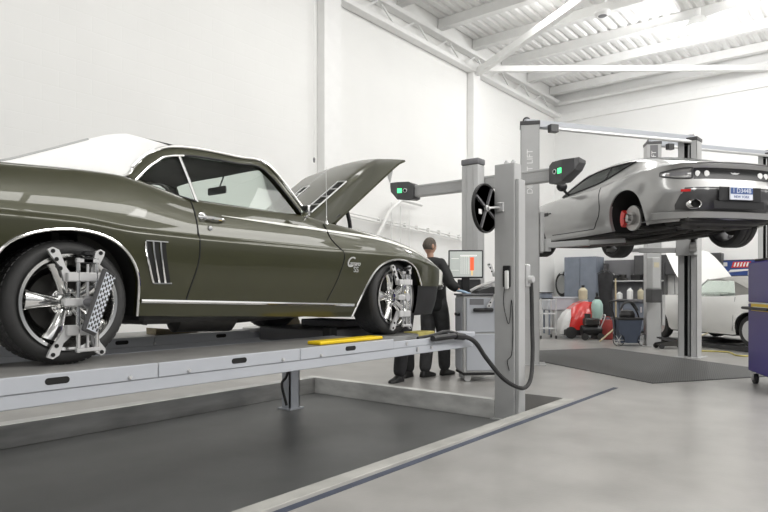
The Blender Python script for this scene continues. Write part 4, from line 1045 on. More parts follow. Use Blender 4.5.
# black diffuser, plate recess, plate, exhausts, reflectors
m=MB()
for s in(-1,1):m.grid(tailpatch(0,4.7,lambda u:lerp(.335,.36,u),lambda u:lerp(.625,.615,u)-.20*max(0,u-.80)/.2,s,.006))
m.build('rear_diffuser',M['darkgrey'],gt)
m=MB();m.grid([[(-.962+.0,y,z) for z in(.455,.62)] for y in(-.30,.30)]);m.grid([[(-.968+.02,y,z) for z in(.365,.455)] for y in(-.36,.36)]);m.build('plate_recess',M['black'],gt)
m=MB();m.box(-.985,-.966,-.165,.165,.465,.615,.004);pl=m.build('number_plate',M['platewhite'],gt)
m=MB();m.box(-.988,-.984,-.158,.158,.535,.61);m.build('plate_band',M['plateblue'],pl)
text('plate_number','1 D344B',.075,M['platewhite'],pl,frame((-.9895,0,.572),(0,-1,0),(0,0,1)),.001)
text('plate_caption','NEW YORK',.042,M['plateblue'],pl,frame((-.9865,0,.50),(0,-1,0),(0,0,1)),.001)
for s in(-1,1):
    m=MB();T=frame((-.895,.60*s,.41),(0,1,0),(0,0,1));sg=1 if (T.to_3x3()@Vector((0,0,1))).x<0 else -1
    m.lathe([(.068,-.03*sg),(.068,.03*sg),(.061,.042*sg),(.055,.035*sg),(.055,-.03*sg)],T@Matrix.Diagonal((1.25,.85,1,1)),n=24,cap=False);ex=m.build('exhaust_tip',M['chrome'],gt)
    m=MB();m.lathe([(0,.0),(.056,.0)],T@Matrix.Diagonal((1.25,.85,1,1)),n=24);m.build('exhaust_bore',M['void'],ex)
    m=MB();m.grid(tailpatch(3.3,4.1,lambda u:.565,lambda u:.595,s,.012));m.build('rear_reflector',M['redlens'],gt)
# lower silver valance lip
m=MB()
for s in(-1,1):
    rows=[]
    for q in[k*.5 for k in range(0,15)]:
        a=tailp(q,.34,s,.03);rows.append([a+Vector((.02,0,.0)),a+Vector((-.02,0,-.012)),a+Vector((.0,0,-.085)),a+Vector((.30,-.0*s,-.10))])
    m.grid(rows)
m.build('rear_valance',M['silver'],gt,sharp=50)
# wheel housings and floor
for A in(GRA,GFA):
    for s in(-1,1):
        m=MB();m.grid([[(x,(ghw(x)-gin(x,z)-.02)*s,z) for x,z in A],[(x,.52*s,z) for x,z in A]])
        c=(sum(x for x,z in A)/len(A),.52*s,.22);m.add([(x,.52*s,z) for x,z in A]+[c],[(k,k+1,len(A)) for k in range(len(A)-1)]);m.build('wheel_housing',M['void'],gt,sharp=60)
m=MB();m.box(.40,2.2,-.78,.78,.15,.20,.02);m.box(-.40,.42,-.54,.54,.17,.24,.02);m.box(2.2,3.1,-.5,.5,.15,.24,.02);m.box(-.80,-.38,-.62,.62,.20,.30,.02);m.build('floor_pan',M['under'],gt)
m=MB();m.tube(smooth([(-.55,-.55,.25),(-.45,-.3,.23),(-.45,.3,.23),(-.55,.55,.25)],4),.075,12)
for s in(-1,1):m.tube(smooth([(-.5,.2*s,.2),(.0,.18*s,.14),(.5,.16*s,.12),(1.5,.18*s,.12),(2.2,.2*s,.18)],4),.035,10)
m.build('exhaust_pipes',M['iron'],gt)
for k,y in enumerate((-.36,-.12,.12,.36)):
    m=MB();m.bar((-.30,y,.155),(1.6,y*.9,.145),.03,.03);m.build('floor_brace',M['iron'],gt)
m=MB();m.tube([(0,-.7,.33),(0,.72,.33)],.035,10)
for s in(-1,1):
    m.bar((.14,.2*s,.22),(.02,.72*s,.20),.05,.03);m.bar((-.16,.2*s,.22),(-.02,.72*s,.20),.05,.03);m.tube([(.05,.60*s,.25),(.08,.56*s,.62)],.035,10)
m.lathe([(0,-.16),(.1,-.12),(.14,0),(.1,.12),(0,.16)],Matrix.Translation((0,0,.30)),n=16);m.build('rear_suspension',M['iron'],gt)
# exposed brake on the left rear
Q=Matrix.Translation((0,.80,.335))@Matrix.Rotation(-pi/2,4,'X')
m=MB();m.lathe([(.085,.0),(.165,.0),(.168,-.006),(.168,-.024),(.165,-.03),(.085,-.03)],Q,n=44,closed=True);m.lathe([(.0,.055),(.05,.055),(.082,.05),(.086,.0),(.086,-.03)],Q,n=32,cap=False);m.lathe([(.0,.085),(.028,.085),(.03,.055)],Q,n=20,cap=False);bk=m.build('brake_disc',M['disc'],gt)
for k in range(5):
    a=2*pi*k/5;m=MB();m.cyl((.056*cos(a),.85,.335+.056*sin(a)),(.056*cos(a),.895,.335+.056*sin(a)),.007,8);m.build('wheel_stud',M['iron'],bk)
m=MB();rows=[]
for k in range(9):
    a=radians(lerp(-32,38,k/8));c_,s_=cos(a),sin(a);rows.append([(r*c_,y,.335+r*s_) for r,y in((.115,.775),(.19,.765),(.20,.79),(.20,.835),(.185,.86),(.115,.855))])
m.grid(rows,cv=True);m.add(rows[0],[tuple(range(6))]);m.add(rows[-1],[tuple(range(6))]);m.build('brake_caliper',M['red'],gt,sharp=40)
# remaining wheels
def gwheel():
    R=.345;wd=.27;r0=.262
    w=bpy.data.objects.new('wheel',None);COL.objects.link(w);w.parent=gt
    Q=Matrix.Rotation(pi/2,4,'X')
    t=MB();t.lathe([(r0-.004,-.006),(r0+.03,.006),(R-.02,-.002),(R-.004,-.02),(R,-.05),(R,-.095),(R-.006,-.098),(R-.006,-.106),(R,-.109),(R,-.160),(R-.006,-.163),(R-.006,-.171),(R,-.174),(R,-.225),(R-.02,-wd+.004),(r0+.02,-wd),(r0-.004,-wd+.008)],Q,n=56,closed=True);t.build('tire',M['rubber'],w,sharp=30)
    r=MB();r.lathe([(r0,0),(r0-.012,.002),(r0-.02,-.03),(r0-.03,-.2),(r0-.006,-wd+.012)],Q,n=56,cap=False);ro=r.build('rim',M['midgrey'],w)
    sp=MB()
    for k in range(7):
        a=2*pi*k/7
        for da in(-.10,.10):
            sp.bar((.05*cos(a),.03,.05*sin(a)),((r0-.015)*cos(a+da),.02,(r0-.015)*sin(a+da)),.028,.022,up=(0,1,0))
    sp.lathe([(0,-.015),(.06,-.015),(.065,-.06)],Q,n=24);sp.build('spokes',M['alum'],ro)
    d=MB();d.lathe([(.0,-.10),(.17,-.10),(.17,-.12),(0,-.12)],Q,n=36);d.build('brake_disc',M['iron'],w);return w
w1_=gwheel();w1_.location=(0,-.90,.31)
o=copy_tree(w1_,gt);o.location=(2.6,-.88,.30)
o=copy_tree(w1_,gt);o.location=(2.6,.88,.30);o.rotation_euler=(0,0,pi)
# ================================================================== people
def skinned(chains,lvl=2):
    """one continuous surface grown over connected joints: chains are lists of (key, point, radius)"""
    me=bpy.data.meshes.new('skel');idx={};vs=[];rad=[];ed=[]
    for ch in chains:
        prev=None
        for key,p,r in ch:
            if key not in idx:idx[key]=len(vs);vs.append(p);rad.append(r)
            if prev is not None and prev!=idx[key]:ed.append((prev,idx[key]))
            prev=idx[key]
    me.from_pydata([Vector(v) for v in vs],ed,[])
    o=bpy.data.objects.new('skel',me);COL.objects.link(o)
    md=o.modifiers.new('skin','SKIN');md.use_smooth_shade=True
    if not me.skin_vertices:
        bpy.context.view_layer.objects.active=o
    for i,r in enumerate(rad):
        sv=me.skin_vertices[0].data[i];sv.radius=(r,r) if not isinstance(r,tuple) else r;sv.use_root=(i==0)
    s=o.modifiers.new('sub','SUBSURF');s.levels=lvl;s.render_levels=lvl
    dg=bpy.context.evaluated_depsgraph_get();out=bpy.data.meshes.new_from_object(o.evaluated_get(dg))
    bpy.data.objects.remove(o);return out
def ellip(c,r,n=14,M_=None):
    m=MB();m.lathe([(sin(pi*k/n),-cos(pi*k/n)) for k in range(n+1)],Matrix.Translation(c)@(M_ or Matrix())@Matrix.Diagonal((r[0],r[1],r[2],1)),n=n*2);return m
def head_mb(T,k=1.0):
    """skull and face looking along local +x"""
    m=MB();rows=[];NT,NP=28,36
    for i in range(NT+1):
        th=pi*i/NT;r=[]
        for j in range(NP):
            ph=2*pi*j/NP;d=Vector((sin(th)*cos(ph),sin(th)*sin(ph),cos(th)))
            x,y,z=d.x*.098,d.y*.077,d.z*.118
            if d.z<0:                                     # jaw narrows, chin stays forward
                f=1+.28*d.z;y*=f;x=x*(1+.10*d.z) if x>0 else x*(1+.55*d.z)
            fr=max(0,d.x)
            x+=.030*math.exp(-((d.y/.16)**2+((d.z+.12)/.17)**2))*fr      # nose
            x+=.010*math.exp(-((d.y/.45)**2+((d.z-.28)/.12)**2))*fr      # brow
            x-=.012*math.exp(-(((abs(d.y)-.36)/.15)**2+((d.z-.10)/.11)**2))*fr   # eye sockets
            x-=.006*math.exp(-((d.y/.30)**2+((d.z+.50)/.045)**2))*fr     # mouth line
            x+=.008*math.exp(-((d.y/.28)**2+((d.z+.42)/.06)**2))*fr+.007*math.exp(-((d.y/.25)**2+((d.z+.58)/.06)**2))*fr
            x+=.008*math.exp(-((d.y/.3)**2+((d.z+.85)/.12)**2))*fr       # chin
            r.append((x*k,y*k,z*k))
        rows.append(r)
    m.grid(rows,cv=True,M=T)
    for s in(-1,1):
        e=ellip((-.008,.080*s,-.005),(.020,.010,.034),8,Matrix.Rotation(radians(-12),4,'Y')@Matrix.Rotation(radians(18*s),4,'Z'));m.add([T@v for v in e.v],e.f)
    return m
def hand_mb(w,d,palm,side,scale=1.,curl=.35):
    """palm and five bent fingers: w wrist, d pointing direction, palm facing normal, side toward the thumb"""
    d=Vector(d).normalized();n=Vector(palm);n=(n-d*n.dot(d)).normalized();t=n.cross(d)
    if t.dot(Vector(side))<0:t=-t
    w=Vector(w);m=MB();k=scale
    P=lambda a,b,c:w+d*(a*k)+t*(b*k)+n*(c*k)
    rows=[]
    for a,hb,hc in((-.03,.024,.020),(.0,.026,.018),(.03,.036,.016),(.06,.041,.015),(.085,.040,.013),(.092,.034,.008)):
        rows.append([P(a,hb*cos(q*pi/6),hc*sin(q*pi/6)) for q in range(12)])
    m.grid(rows,cv=True);m.add(rows[-1],[tuple(range(12))])
    for b,L,r in((.031,.072,.0088),(.0105,.080,.009),(-.010,.075,.0086),(-.030,.058,.0078)):
        a=.082;pts=[P(.07,b,0)];ang=0;seg=(.48,.30,.24);pos=Vector((a,0));pts.append(P(a,b,0))
        for f,q in zip(seg,(.5,1.,.8)):
            ang+=curl*q*(1+.25*(b<0));pos=pos+Vector((cos(ang),sin(ang)))*(L*f);pts.append(P(pos.x,b*(1+.12*(pos.x-a)/.07),pos.y))
        m.tube(smooth(pts,3),[r*k*(1-.02*j) for j in range(len(smooth(pts,3)))],9)
    th=smooth([P(.012,.022,.004),P(.035,.046,.010),P(.058,.060,.020),P(.080,.064,.030)],3)
    m.tube(th,[.012*k]*4+[.0105*k]*4+[.009*k]*(len(th)-8),9)
    return m
def remesh(me_list,mb_list,name,mat,voxel):
    bm=bmesh.new()
    for me in me_list:bm.from_mesh(me)
    for mb in mb_list:
        V=[bm.verts.new(v) for v in mb.v]
        for f in mb.f:
            try:bm.faces.new([V[i] for i in f])
            except ValueError:pass
    bmesh.ops.recalc_face_normals(bm,faces=bm.faces[:])
    me=bpy.data.meshes.new(name);bm.to_mesh(me);bm.free()
    o=bpy.data.objects.new(name,me);COL.objects.link(o)
    r=o.modifiers.new('r','REMESH');r.mode='VOXEL';r.voxel_size=voxel;r.use_smooth_shade=True
    s=o.modifiers.new('s','SMOOTH');s.iterations=2;s.factor=.5
    dg=bpy.context.evaluated_depsgraph_get();out=bpy.data.meshes.new_from_object(o.evaluated_get(dg));bpy.data.objects.remove(o)
    out.name=name;out.materials.clear();out.materials.append(mat)
    o=bpy.data.objects.new(name,out);COL.objects.link(o);return o
def mesh_child(me,name,mat,parent):
    me.name=name;me.materials.clear();me.materials.append(mat)
    for p in me.polygons:p.use_smooth=True
    o=bpy.data.objects.new(name,me);COL.objects.link(o);o.parent=parent;return o
def shoe(name,ankle,dirn,parent):
    a=Vector(ankle);d=Vector((dirn[0],dirn[1],0)).normalized();t=Vector((-d.y,d.x,0));m=MB();rows=[]
    for u,hwid,top in((-.075,.026,.06),(-.06,.036,.085),(-.02,.040,.105),(.04,.042,.10),(.09,.046,.072),(.14,.048,.056),(.18,.040,.046),(.205,.022,.034)):
        c=Vector((a.x,a.y,0))+d*u
        rows.append([c+t*(-hwid)+Vector((0,0,.002)),c+t*(-hwid*1.05)+Vector((0,0,.022)),c+t*(-hwid*.8)+Vector((0,0,top*.8)),c+Vector((0,0,top)),c+t*(hwid*.8)+Vector((0,0,top*.8)),c+t*(hwid*1.05)+Vector((0,0,.022)),c+t*hwid+Vector((0,0,.002))])
    m.grid(rows,cv=True);m.add(rows[0],[tuple(range(7))]);m.add(rows[-1],[tuple(range(7))])
    return m.build(name,M['shoe'],parent,sharp=50)
def person(label,J,head_dir,tilt,trouser,gloves,hands):
    """J: world joints. Returns the body, with clothing as children"""
    g=lambda k:Vector(J[k])
    pel,chest,neck,head=g('pelvis'),g('chest'),g('neck'),g('head')
    wst=pel.lerp(chest,.45)
    B=lambda e,big=0:[[('pel',pel,(.150+e,.115+e)),('wst',wst,(.140+e,.105+e)),('chest',chest,(.165+e,.115+e)),('nk0',chest.lerp(neck,.75),(.085+e*.8,.075+e*.8)),('neck',neck,.058+e*.4),('hd',head-Vector((0,0,.05)),.055)]]
    def arm(e,upto=3):
        r=[]
        for s in('R','L'):
            sh,el,wr=g('sh'+s),g('el'+s),g('wr'+s)
            c=[('chest',chest,.165),('sh'+s,sh,.066+e),('ua'+s,sh.lerp(el,.5),.054+e),('el'+s,el,.045+e),('fa'+s,el.lerp(wr,.35),.044+e),('wr'+s,wr if upto==3 else el.lerp(wr,.93),.030+e*.8)]
            c[0]=('chest',chest,(.165+e,.115+e));r.append(c)
        return r
    def leg(e,short=0):
        r=[]
        for s in('R','L'):
            hp,kn,an=g('hip'+s),g('kn'+s),g('an'+s)
            r.append([('pel',pel,(.150+e,.115+e)),('hip'+s,hp,.092+e),('th'+s,hp.lerp(kn,.5),.076+e),('kn'+s,kn,.057+e),('cf'+s,kn.lerp(an,.35),.058+e),('an'+s,an if not short else kn.lerp(an,1.10),.042+e*(1.2 if short else 1))])
        return r
    body=skinned(B(-.035)+[[('chest',chest,(.13,.08))]+c[1:] for c in arm(-.006)]+[[('pel',pel,(.115,.08))]+c[1:] for c in leg(-.012)])
    hx=Vector(head_dir).normalized();T=Matrix.Translation(head)@frame((0,0,0),hx,Vector((0,0,1)).cross(hx))@Matrix.Rotation(tilt,4,'Y')
    hm=[hand_mb(*a) for a in hands]
    o=remesh([body],[head_mb(T)]+hm,'person',M['skin'],.0085)
    tag(o,label,'person')
    # clothing
    lo=pel-Vector((0,0,.13))
    jk=skinned([[('lo',lo,(.195,.165))]+B(.055)[0][:4]+[('nk',chest.lerp(neck,.95),.066)]]+[[('chest',chest,(.215,.165))]+c[1:] for c in arm(.030,2)]);mesh_child(jk,'jacket',M['jacket'],o)
    tr=skinned([[('pel',pel,(.150+.016,.115+.018)),('w2',pel.lerp(wst,.95),(.145,.112))]]+leg(.036,1));mesh_child(tr,'trousers',trouser,o)
    for s in('R','L'):shoe('shoe',g('an'+s),J['toe'],o)
    hr=MB();rows=[]
    for i in range(15):
        th=pi*.62*i/14;r=[]
        for j in range(32):
            ph=2*pi*j/32;lim=th
            if cos(ph)>.15:lim=th*lerp(1,.52,min(1,(cos(ph)-.15)/.5))
            d=Vector((sin(lim)*cos(ph),sin(lim)*sin(ph),cos(lim)));x,y,z=d.x*.098,d.y*.077,d.z*.118
            if d.z<0:y*=1+.28*d.z;x=x*(1+.10*d.z) if x>0 else x*(1+.55*d.z)
            e=1.055;r.append(T@Vector((x*e-.001,y*e,z*e)))
        rows.append(r)
    hr.grid(rows,cv=True);hr.build('hair',M['hair'],o)
    for s in(-1,1):
        e=ellip((.079,.028*s,.012),(.012,.013,.011),8);MB().add([T@v for v in e.v],e.f).build('eye',M['eye'],o)
    if gloves:
        for a in hands:
            q=hand_mb(*(list(a[:4])+[1.10]+list(a[5:])));q.build('glove',M['glove'],o,sharp=80)
    return o
J=dict(pelvis=(6.88,4.64,.97),chest=(6.80,4.64,1.40),neck=(6.79,4.645,1.60),head=(6.785,4.655,1.725),
 shR=(6.79,4.455,1.49),elR=(6.765,4.33,1.24),wrR=(6.80,4.20,1.14),shL=(6.79,4.835,1.49),elL=(6.90,4.90,1.22),wrL=(7.08,4.80,1.12),
 hipR=(6.91,4.56,.92),knR=(7.02,4.585,.50),anR=(7.06,4.60,.09),hipL=(6.86,4.73,.92),knL=(6.84,4.72,.50),anL=(6.74,4.70,.09),toe=(1,-.1))
person('man in black jacket and grey trousers seen from behind, blue-gloved hand on the console',J,(1,-.25,-.05),.06,M['trousers'],True,
 [((6.80,4.20,1.14),(.12,-.95,-.22),(0,0,-1),(1,0,0),1.,.22),((7.08,4.80,1.12),(.8,-.5,-.1),(0,0,-1),(-.4,-.8,0),1.,.35)])
J2=dict(pelvis=(6.34,4.76,.94),chest=(5.90,4.73,1.19),neck=(5.72,4.72,1.27),head=(5.60,4.715,1.32),
 shR=(5.86,4.92,1.22),elR=(5.52,4.99,1.26),wrR=(5.27,4.95,1.38),shL=(5.86,4.54,1.22),elL=(5.52,4.46,1.26),wrL=(5.27,4.50,1.38),
 hipR=(6.42,4.86,.90),knR=(6.56,4.86,.48),anR=(6.60,4.86,.09),hipL=(6.30,4.68,.90),knL=(6.24,4.69,.48),anL=(6.18,4.70,.09),toe=(-1,-.05))
person('person in black trousers bending over the front of the green coupe, only lower legs showing',J2,(-1,0,-.35),.0,M['blacktrousers'],False,
 [((5.27,4.95,1.38),(-1,0,.0),(0,0,-1),(0,-1,0),1.,.15),((5.27,4.50,1.38),(-1,0,.0),(0,0,-1),(0,1,0),1.,.15)])
# ================================================================== purple tool chest at the right edge
tc_=thing('tool_chest','tall purple steel tool chest on casters at the right edge','tool chest',(8.84,1.28,0),radians(24.6))
m=MB();m.box(-1.05,0,-.62,0,.155,.99,.012);m.build('lower_cabinet',M['purple'],tc_)
m=MB();m.box(-1.05,-.0,-.62,-.0,1.0,1.49,.012);m.build('upper_chest',M['purple'],tc_)
m=MB();m.box(-1.06,.005,-.63,.005,.985,1.002);m.build('seam_trim',M['alum'],tc_)
m=MB();m.tube(smooth([(-.02,.01,.93),(.03,.05,.93),(-.10,.065,.93),(-.80,.065,.93),(-.90,.05,.93),(-.92,.0,.93)],4),.018,10);m.build('push_handle',M['black'],tc_)
m=MB();m.box(-.75,-.13,.001,.006,.90,.985);lb=m.build('sticker',M['yellow'],tc_)
m=MB();m.box(-.70,-.20,.006,.008,.915,.95);m.build('sticker_panel',M['white'],lb)
for x,y in((-.07,-.06),(-.98,-.06),(-.07,-.56),(-.98,-.56)):
    m=MB();m.cyl((x,y-.022,.062),(x,y+.022,.062),.062,22);m.build('caster_wheel',M['rubber'],tc_)
    m=MB();m.cyl((x,y-.03,.062),(x,y+.03,.062),.022,12);m.box(x-.03,x+.03,y-.035,y-.027,.05,.155);m.box(x-.03,x+.03,y+.027,y+.035,.05,.155);m.build('caster_fork',M['alum'],tc_)
Tc=Matrix.Translation((8.84,1.28,0))@Matrix.Rotation(radians(24.6),4,'Z')
m=MB();m.bar(Tc@Vector((-.12,-.05,1.512)),Tc@Vector((-.50,-.10,1.512)),.04,.03,bev=.008);o=m.build('pry_bar',M['iron']);tag(o,'small dark bar tool lying on top of the purple tool chest','tool')

# ================================================================== anti-slip mat between the lift posts
mt=pbr('grey_mat',(.12,.12,.118),.6,var=.15);nt=mt.node_tree;b=nt.nodes['Principled BSDF']
ck=nt.nodes.new('ShaderNodeTexChecker');ck.inputs['Scale'].default_value=55;nt.links.new(nt.nodes['Texture Coordinate'].outputs['Object'],ck.inputs['Vector'])
ck.inputs['Color1'].default_value=(.045,.045,.044,1);ck.inputs['Color2'].default_value=(.10,.10,.098,1);nt.links.new(ck.outputs['Color'],b.inputs['Base Color'])
m=MB();m.box(-1.25,1.25,-2.25,1.75,.0,.012,.004);o=m.build('floor_mat',mt,loc=LA,rotz=LR);tag(o,'dark grey checkered floor mat under the raised silver coupe','mat')

# ================================================================== white convertible behind the lift post
cv=thing('convertible','white convertible with grey soft top and raised hood behind the lift post','car',(13.57,1.34,.14),radians(52.25))
def simple_car():
    O=[(-.85,0),(-.84,.35),(-.78,.60),(-.66,.74),(-.50,.80)];A1=mono([(p.x,p.y) for p in smooth([(-.34,.22),(-.32,.40),(-.2,.55),(0,.61),(.2,.55),(.32,.40),(.34,.18)],4)]);A2=[(2.5+x,z) for x,z in A1]
    hwf=curve([(-.5,.80),(0,.85),(1.2,.855),(2.5,.85),(3.0,.78)]);zb=curve([(-.85,.80),(-.4,.90),(0,.93),(.6,.89),(1.2,.88),(2.0,.90),(2.5,.90),(2.9,.80),(3.3,.60)])
    G_=[(x,y,.30) for x,y in O]+[(x,hwf(x),z) for x,z in[(-.4,.24)]+A1+[(x,.17) for x in(.42,.7,1.0,1.3,1.6,1.9,2.1)]+A2+[(2.9,.25)]]+[(x,y,.28) for x,y in[(3.05,.74),(3.2,.6),(3.28,.4),(3.3,0)]]
    def nn(i):
        a=G_[max(0,i-1)];b=G_[min(len(G_)-1,i+1)]
        if i==0:return(-1,0)
        if i==len(G_)-1:return(1,0)
        dx,dy=b[0]-a[0],b[1]-a[1];L=math.hypot(dx,dy) or 1;return(-dy/L,dx/L)
    body=MB()
    for s in(-1,1):
        rows=[]
        for i,(x,y,zl) in enumerate(G_):
            n=nn(i);r=[];B=zb(x)
            for k in range(13):
                z=lerp(zl,B,k/12);d=.06*max(0,(.5-z)/.35)**2+.06*max(0,(z-.55)/.35)**2.2;r.append((x-n[0]*d,max(0,y-n[1]*d)*s,z))
            p=r[-1];op=(.45<x<1.55)
            for t in((.12,.14) if op else(.15,.5,1)):r.append((p[0],p[1]*(1-t),p[2]+(.03*(1-(1-t)**2) if not op else .005)))
            if op:r.append((p[0],p[1]*.86,.45))
            rows.append(r)
        L=max(len(r) for r in rows);rows=[r+[r[-1]]*(L-len(r)) for r in rows];body.grid(rows)
    body.build('body_shell',M['whitecar'],cv,sharp=50)
    for A in(A1,A2):
        for s in(-1,1):
            m=MB();m.grid([[(x,(hwf(x)-.05)*s,z) for x,z in A],[(x,.5*s,z) for x,z in A]]);c=(sum(x for x,z in A)/len(A),.5*s,.2);m.add([(x,.5*s,z) for x,z in A]+[c],[(k,k+1,len(A)) for k in range(len(A)-1)]);m.build('wheel_housing',M['void'],cv)
    m=MB();m.tube([(1.32,(hwf(1.32)-.001),.86),(1.30,hwf(1.3)+.0,.5),(1.25,hwf(1.2)-.02,.24)],.005,6);m.tube([(.35,(hwf(.35)-.04),.88),(.36,hwf(.3)+.001,.5),(.40,hwf(.4)-.02,.24)],.005,6);m.build('door_gap',M['midgrey'],cv)
    m=MB();m.box(.5,2.2,-.7,.7,.14,.22,.02);m.build('floor_pan',M['under'],cv)
    m=MB();m.tube(smooth([(1.62,-.72,.90),(1.25,-.62,1.22),(1.25,.62,1.22),(1.62,.72,.90)],1),.02,8);m.build('windshield_frame',M['alum'],cv)
    m=MB();m.grid([[(lerp(1.62,1.25,u),lerp(.70,.60,u)*v,lerp(.90,1.21,u)) for v in(-1,0,1)] for u in(0,1)]);m.build('windshield',M['glass'],cv)
    m=MB();rows=[]
    for x,w_,zt,ze in((1.26,.60,1.25,1.20),(.9,.64,1.29,1.22),(.5,.66,1.26,1.18),(.2,.66,1.12,1.05),(-.12,.64,.95,.92)):
        rows.append([(x,w_*1.06*sin(q*pi/2/6)*(1 if True else 1),lerp(ze,zt,cos(q*pi/2/6))) for q in range(-6,7)])
    m.grid(rows);m.build('soft_top',M['fabric'],cv)
    for s in(-1,1):
        m=MB();m.add([(.5,.69*s,1.18),(.12,.68*s,1.02),(-.1,.70*s,.92),(.42,.74*s,.90)],[(0,1,2,3)]);m.build('roof_quarter',M['fabric'],cv)
        m=MB();m.add([(1.60,.73*s,.90),(1.27,.64*s,1.19),(.50,.70*s,1.17),(.42,.75*s,.90)],[(0,1,2,3)]);m.build('side_window',M['glass'],cv)
    # raised hood
    m=MB();H_=Matrix.Translation((1.72,0,.93))@Matrix.Rotation(-radians(48),4,'Y')
    m.grid([[H_@Vector((u,.70*v*(1-.18*(u/1.3)**3),.05*(1-v*v)-.06*max(0,u-1)**2*4)) for v in[-1+k/6 for k in range(13)]] for u in[1.3*k/10 for k in range(11)]]);m.build('hood',M['whitecar'],cv)
    m=MB();m.tube([(2.3,.55,.9),H_@Vector((.9,.55,-.02))],.008,6);m.build('hood_prop',M['midgrey'],cv)
    m=MB();m.box(1.8,2.9,-.55,.55,.5,.86,.05);m.build('engine',M['iron'],cv)
    w=bpy.data.objects.new('wheel',None);COL.objects.link(w);w.parent=cv
    Q=Matrix.Rotation(-pi/2,4,'X')
    m=MB();m.lathe([(.20,0),(.26,.004),(.295,-.02),(.30,-.05),(.30,-.15),(.20,-.17)],Q,n=36,closed=True);m.build('tire',M['rubber'],w)
    m=MB();m.lathe([(.20,0),(.18,-.03),(.05,-.01),(0,0)],Q,n=24);m.build('rim',M['alum'],w)
    w.location=(0,.80,.26)
    for x,s in((2.5,1),(0,-1),(2.5,-1)):
        o=copy_tree(w,cv);o.location=(x,.80*s,.26);o.rotation_euler=(0,0,0 if s>0 else pi)
simple_car()
# low lift frame under it
m=MB()
for s in(-1,1):m.box(-.2,2.9,.55*s-.14,.55*s+.14,0,.10,.01)
m.box(.9,1.1,-.5,.5,.02,.08);m.box(2.0,2.2,-.5,.5,.02,.08);o=m.build('low_lift_frame',M['darkgrey'],loc=(13.57,1.34,0),rotz=radians(52.25));tag(o,'low dark ramp frame on the floor under the white convertible','ramp')
m=MB();m.tube(smooth([(12.6,2.9,.015),(12.8,2.2,.015),(12.2,1.9,.015),(12.5,1.3,.015),(11.9,.9,.015)],5),.014,6);o=m.build('air_line',M['dullyellow']);tag(o,'pale yellow hose lying on the floor beside the white convertible','hose')

# ================================================================== along the back wall
def px(x,D):
    """a point on the ground seen at picture column x, D metres ahead"""
    t=(x-384)/FPX;return(D*(cos(ANG)+t*sin(ANG)),D*(sin(ANG)-t*cos(ANG)))
cb=thing('storage_cabinet','tall slate blue double-door steel cabinet against the back wall','cabinet',(17.55,6.70,0))
m=MB();m.box(-.20,.42,-.47,.47,.05,2.10,.01);m.build('body',M['cabinet'],cb)
for s in(-1,1):
    m=MB();m.box(-.222,-.20,.235*s-.225,.235*s+.225,.10,2.05,.006);d=m.build('door',M['cabinet'],cb)
    m=MB();m.box(-.245,-.222,.035*s-.012,.035*s+.012,.95,1.15,.004);m.build('handle',M['black'],d)
m=MB();m.box(-.18,.42,-.45,.45,0,.05);m.build('plinth',M['black'],cb)
# wall hose
t=thing('wall_hose','black and grey hose coiled on a hook in the far back corner','hose',(17.86,7.42,1.32))
for k in range(4):
    m=MB();m.tube([(.0-.03*k,(.22-.015*k)*cos(a),(.36-.02*k)*sin(a)) for a in[q*pi/14 for q in range(28)]],.022,8,closed=True);m.build('hose_loop',M['rubber'] if k%2 else M['darkgrey'],t)
m=MB();m.box(-.12,.12,-.05,.05,.30,.37,.01);m.build('hook',M['alum'],t)
m=MB();random.seed(3)
pts=[(17.8,7.05+random.uniform(-.2,.25),1.15+random.uniform(-.25,.3)) for k in range(16)]
m.tube(smooth(pts,5),.012,6);o=m.build('air_line',M['midgrey']);tag(o,'tangle of thin grey air line hanging beside the coiled wall hose','hose')
# wire cart near the front post
x,y=px(546,14.8);t=thing('shelf_cart','steel shelf cart on small casters just right of the near lift post','cart',(x,y,0),ANG-pi/2+pi/2)
for yy in(-.18,.18):
    for xx in(-.22,.22):
        m=MB();m.tube([(xx,yy,.08),(xx,yy,.95)],.016,8);m.build('post',M['alum'],t)
        m=MB();m.cyl((xx,yy-.015,.04),(xx,yy+.015,.04),.04,14);m.build('caster',M['rubber'],t)
for z in(.25,.60,.93):
    m=MB();m.box(-.24,.24,-.20,.20,z-.02,z,.004);m.build('shelf',M['alum'],t)
t2=thing('cable_reel','dark round cable reel resting on top of the steel shelf cart','reel',(x,y,.93),ANG-pi/2+pi/2)
m=MB();m.lathe([(0,0),(.17,0),(.17,.02),(.09,.03),(.09,.14),(.17,.15),(.17,.17),(0,.17)],n=24);m.build('spool',M['black'],t2)
m=MB();m.lathe([(.10,.03),(.155,.03),(.155,.14),(.10,.14)],n=24);m.build('cable',M['cabinet'],t2)
# grey tub
x,y=px(562,16.2);t=thing('parts_washer','pale grey steel tub on legs behind the red floor sweeper','tub',(x,y,0),ANG)
m=MB();m.box(-.32,.32,-.45,.45,.62,.95,.03);m.build('basin',M['lift'],t)
m=MB();m.box(-.34,.34,-.47,.47,.93,.97,.008);m.build('lid',M['lift'],t)
for xx in(-.27,.27):
    for yy in(-.4,.4):
        m=MB();m.tube([(xx,yy,0),(xx,yy,.64)],.025,8);m.build('leg',M['cabinet'],t)
# floor sweeper
x,y=px(577,15.0);t=thing('floor_sweeper','red and white wheeled floor sweeper with rounded red hood','sweeper',(x,y,0),ANG-pi/2)
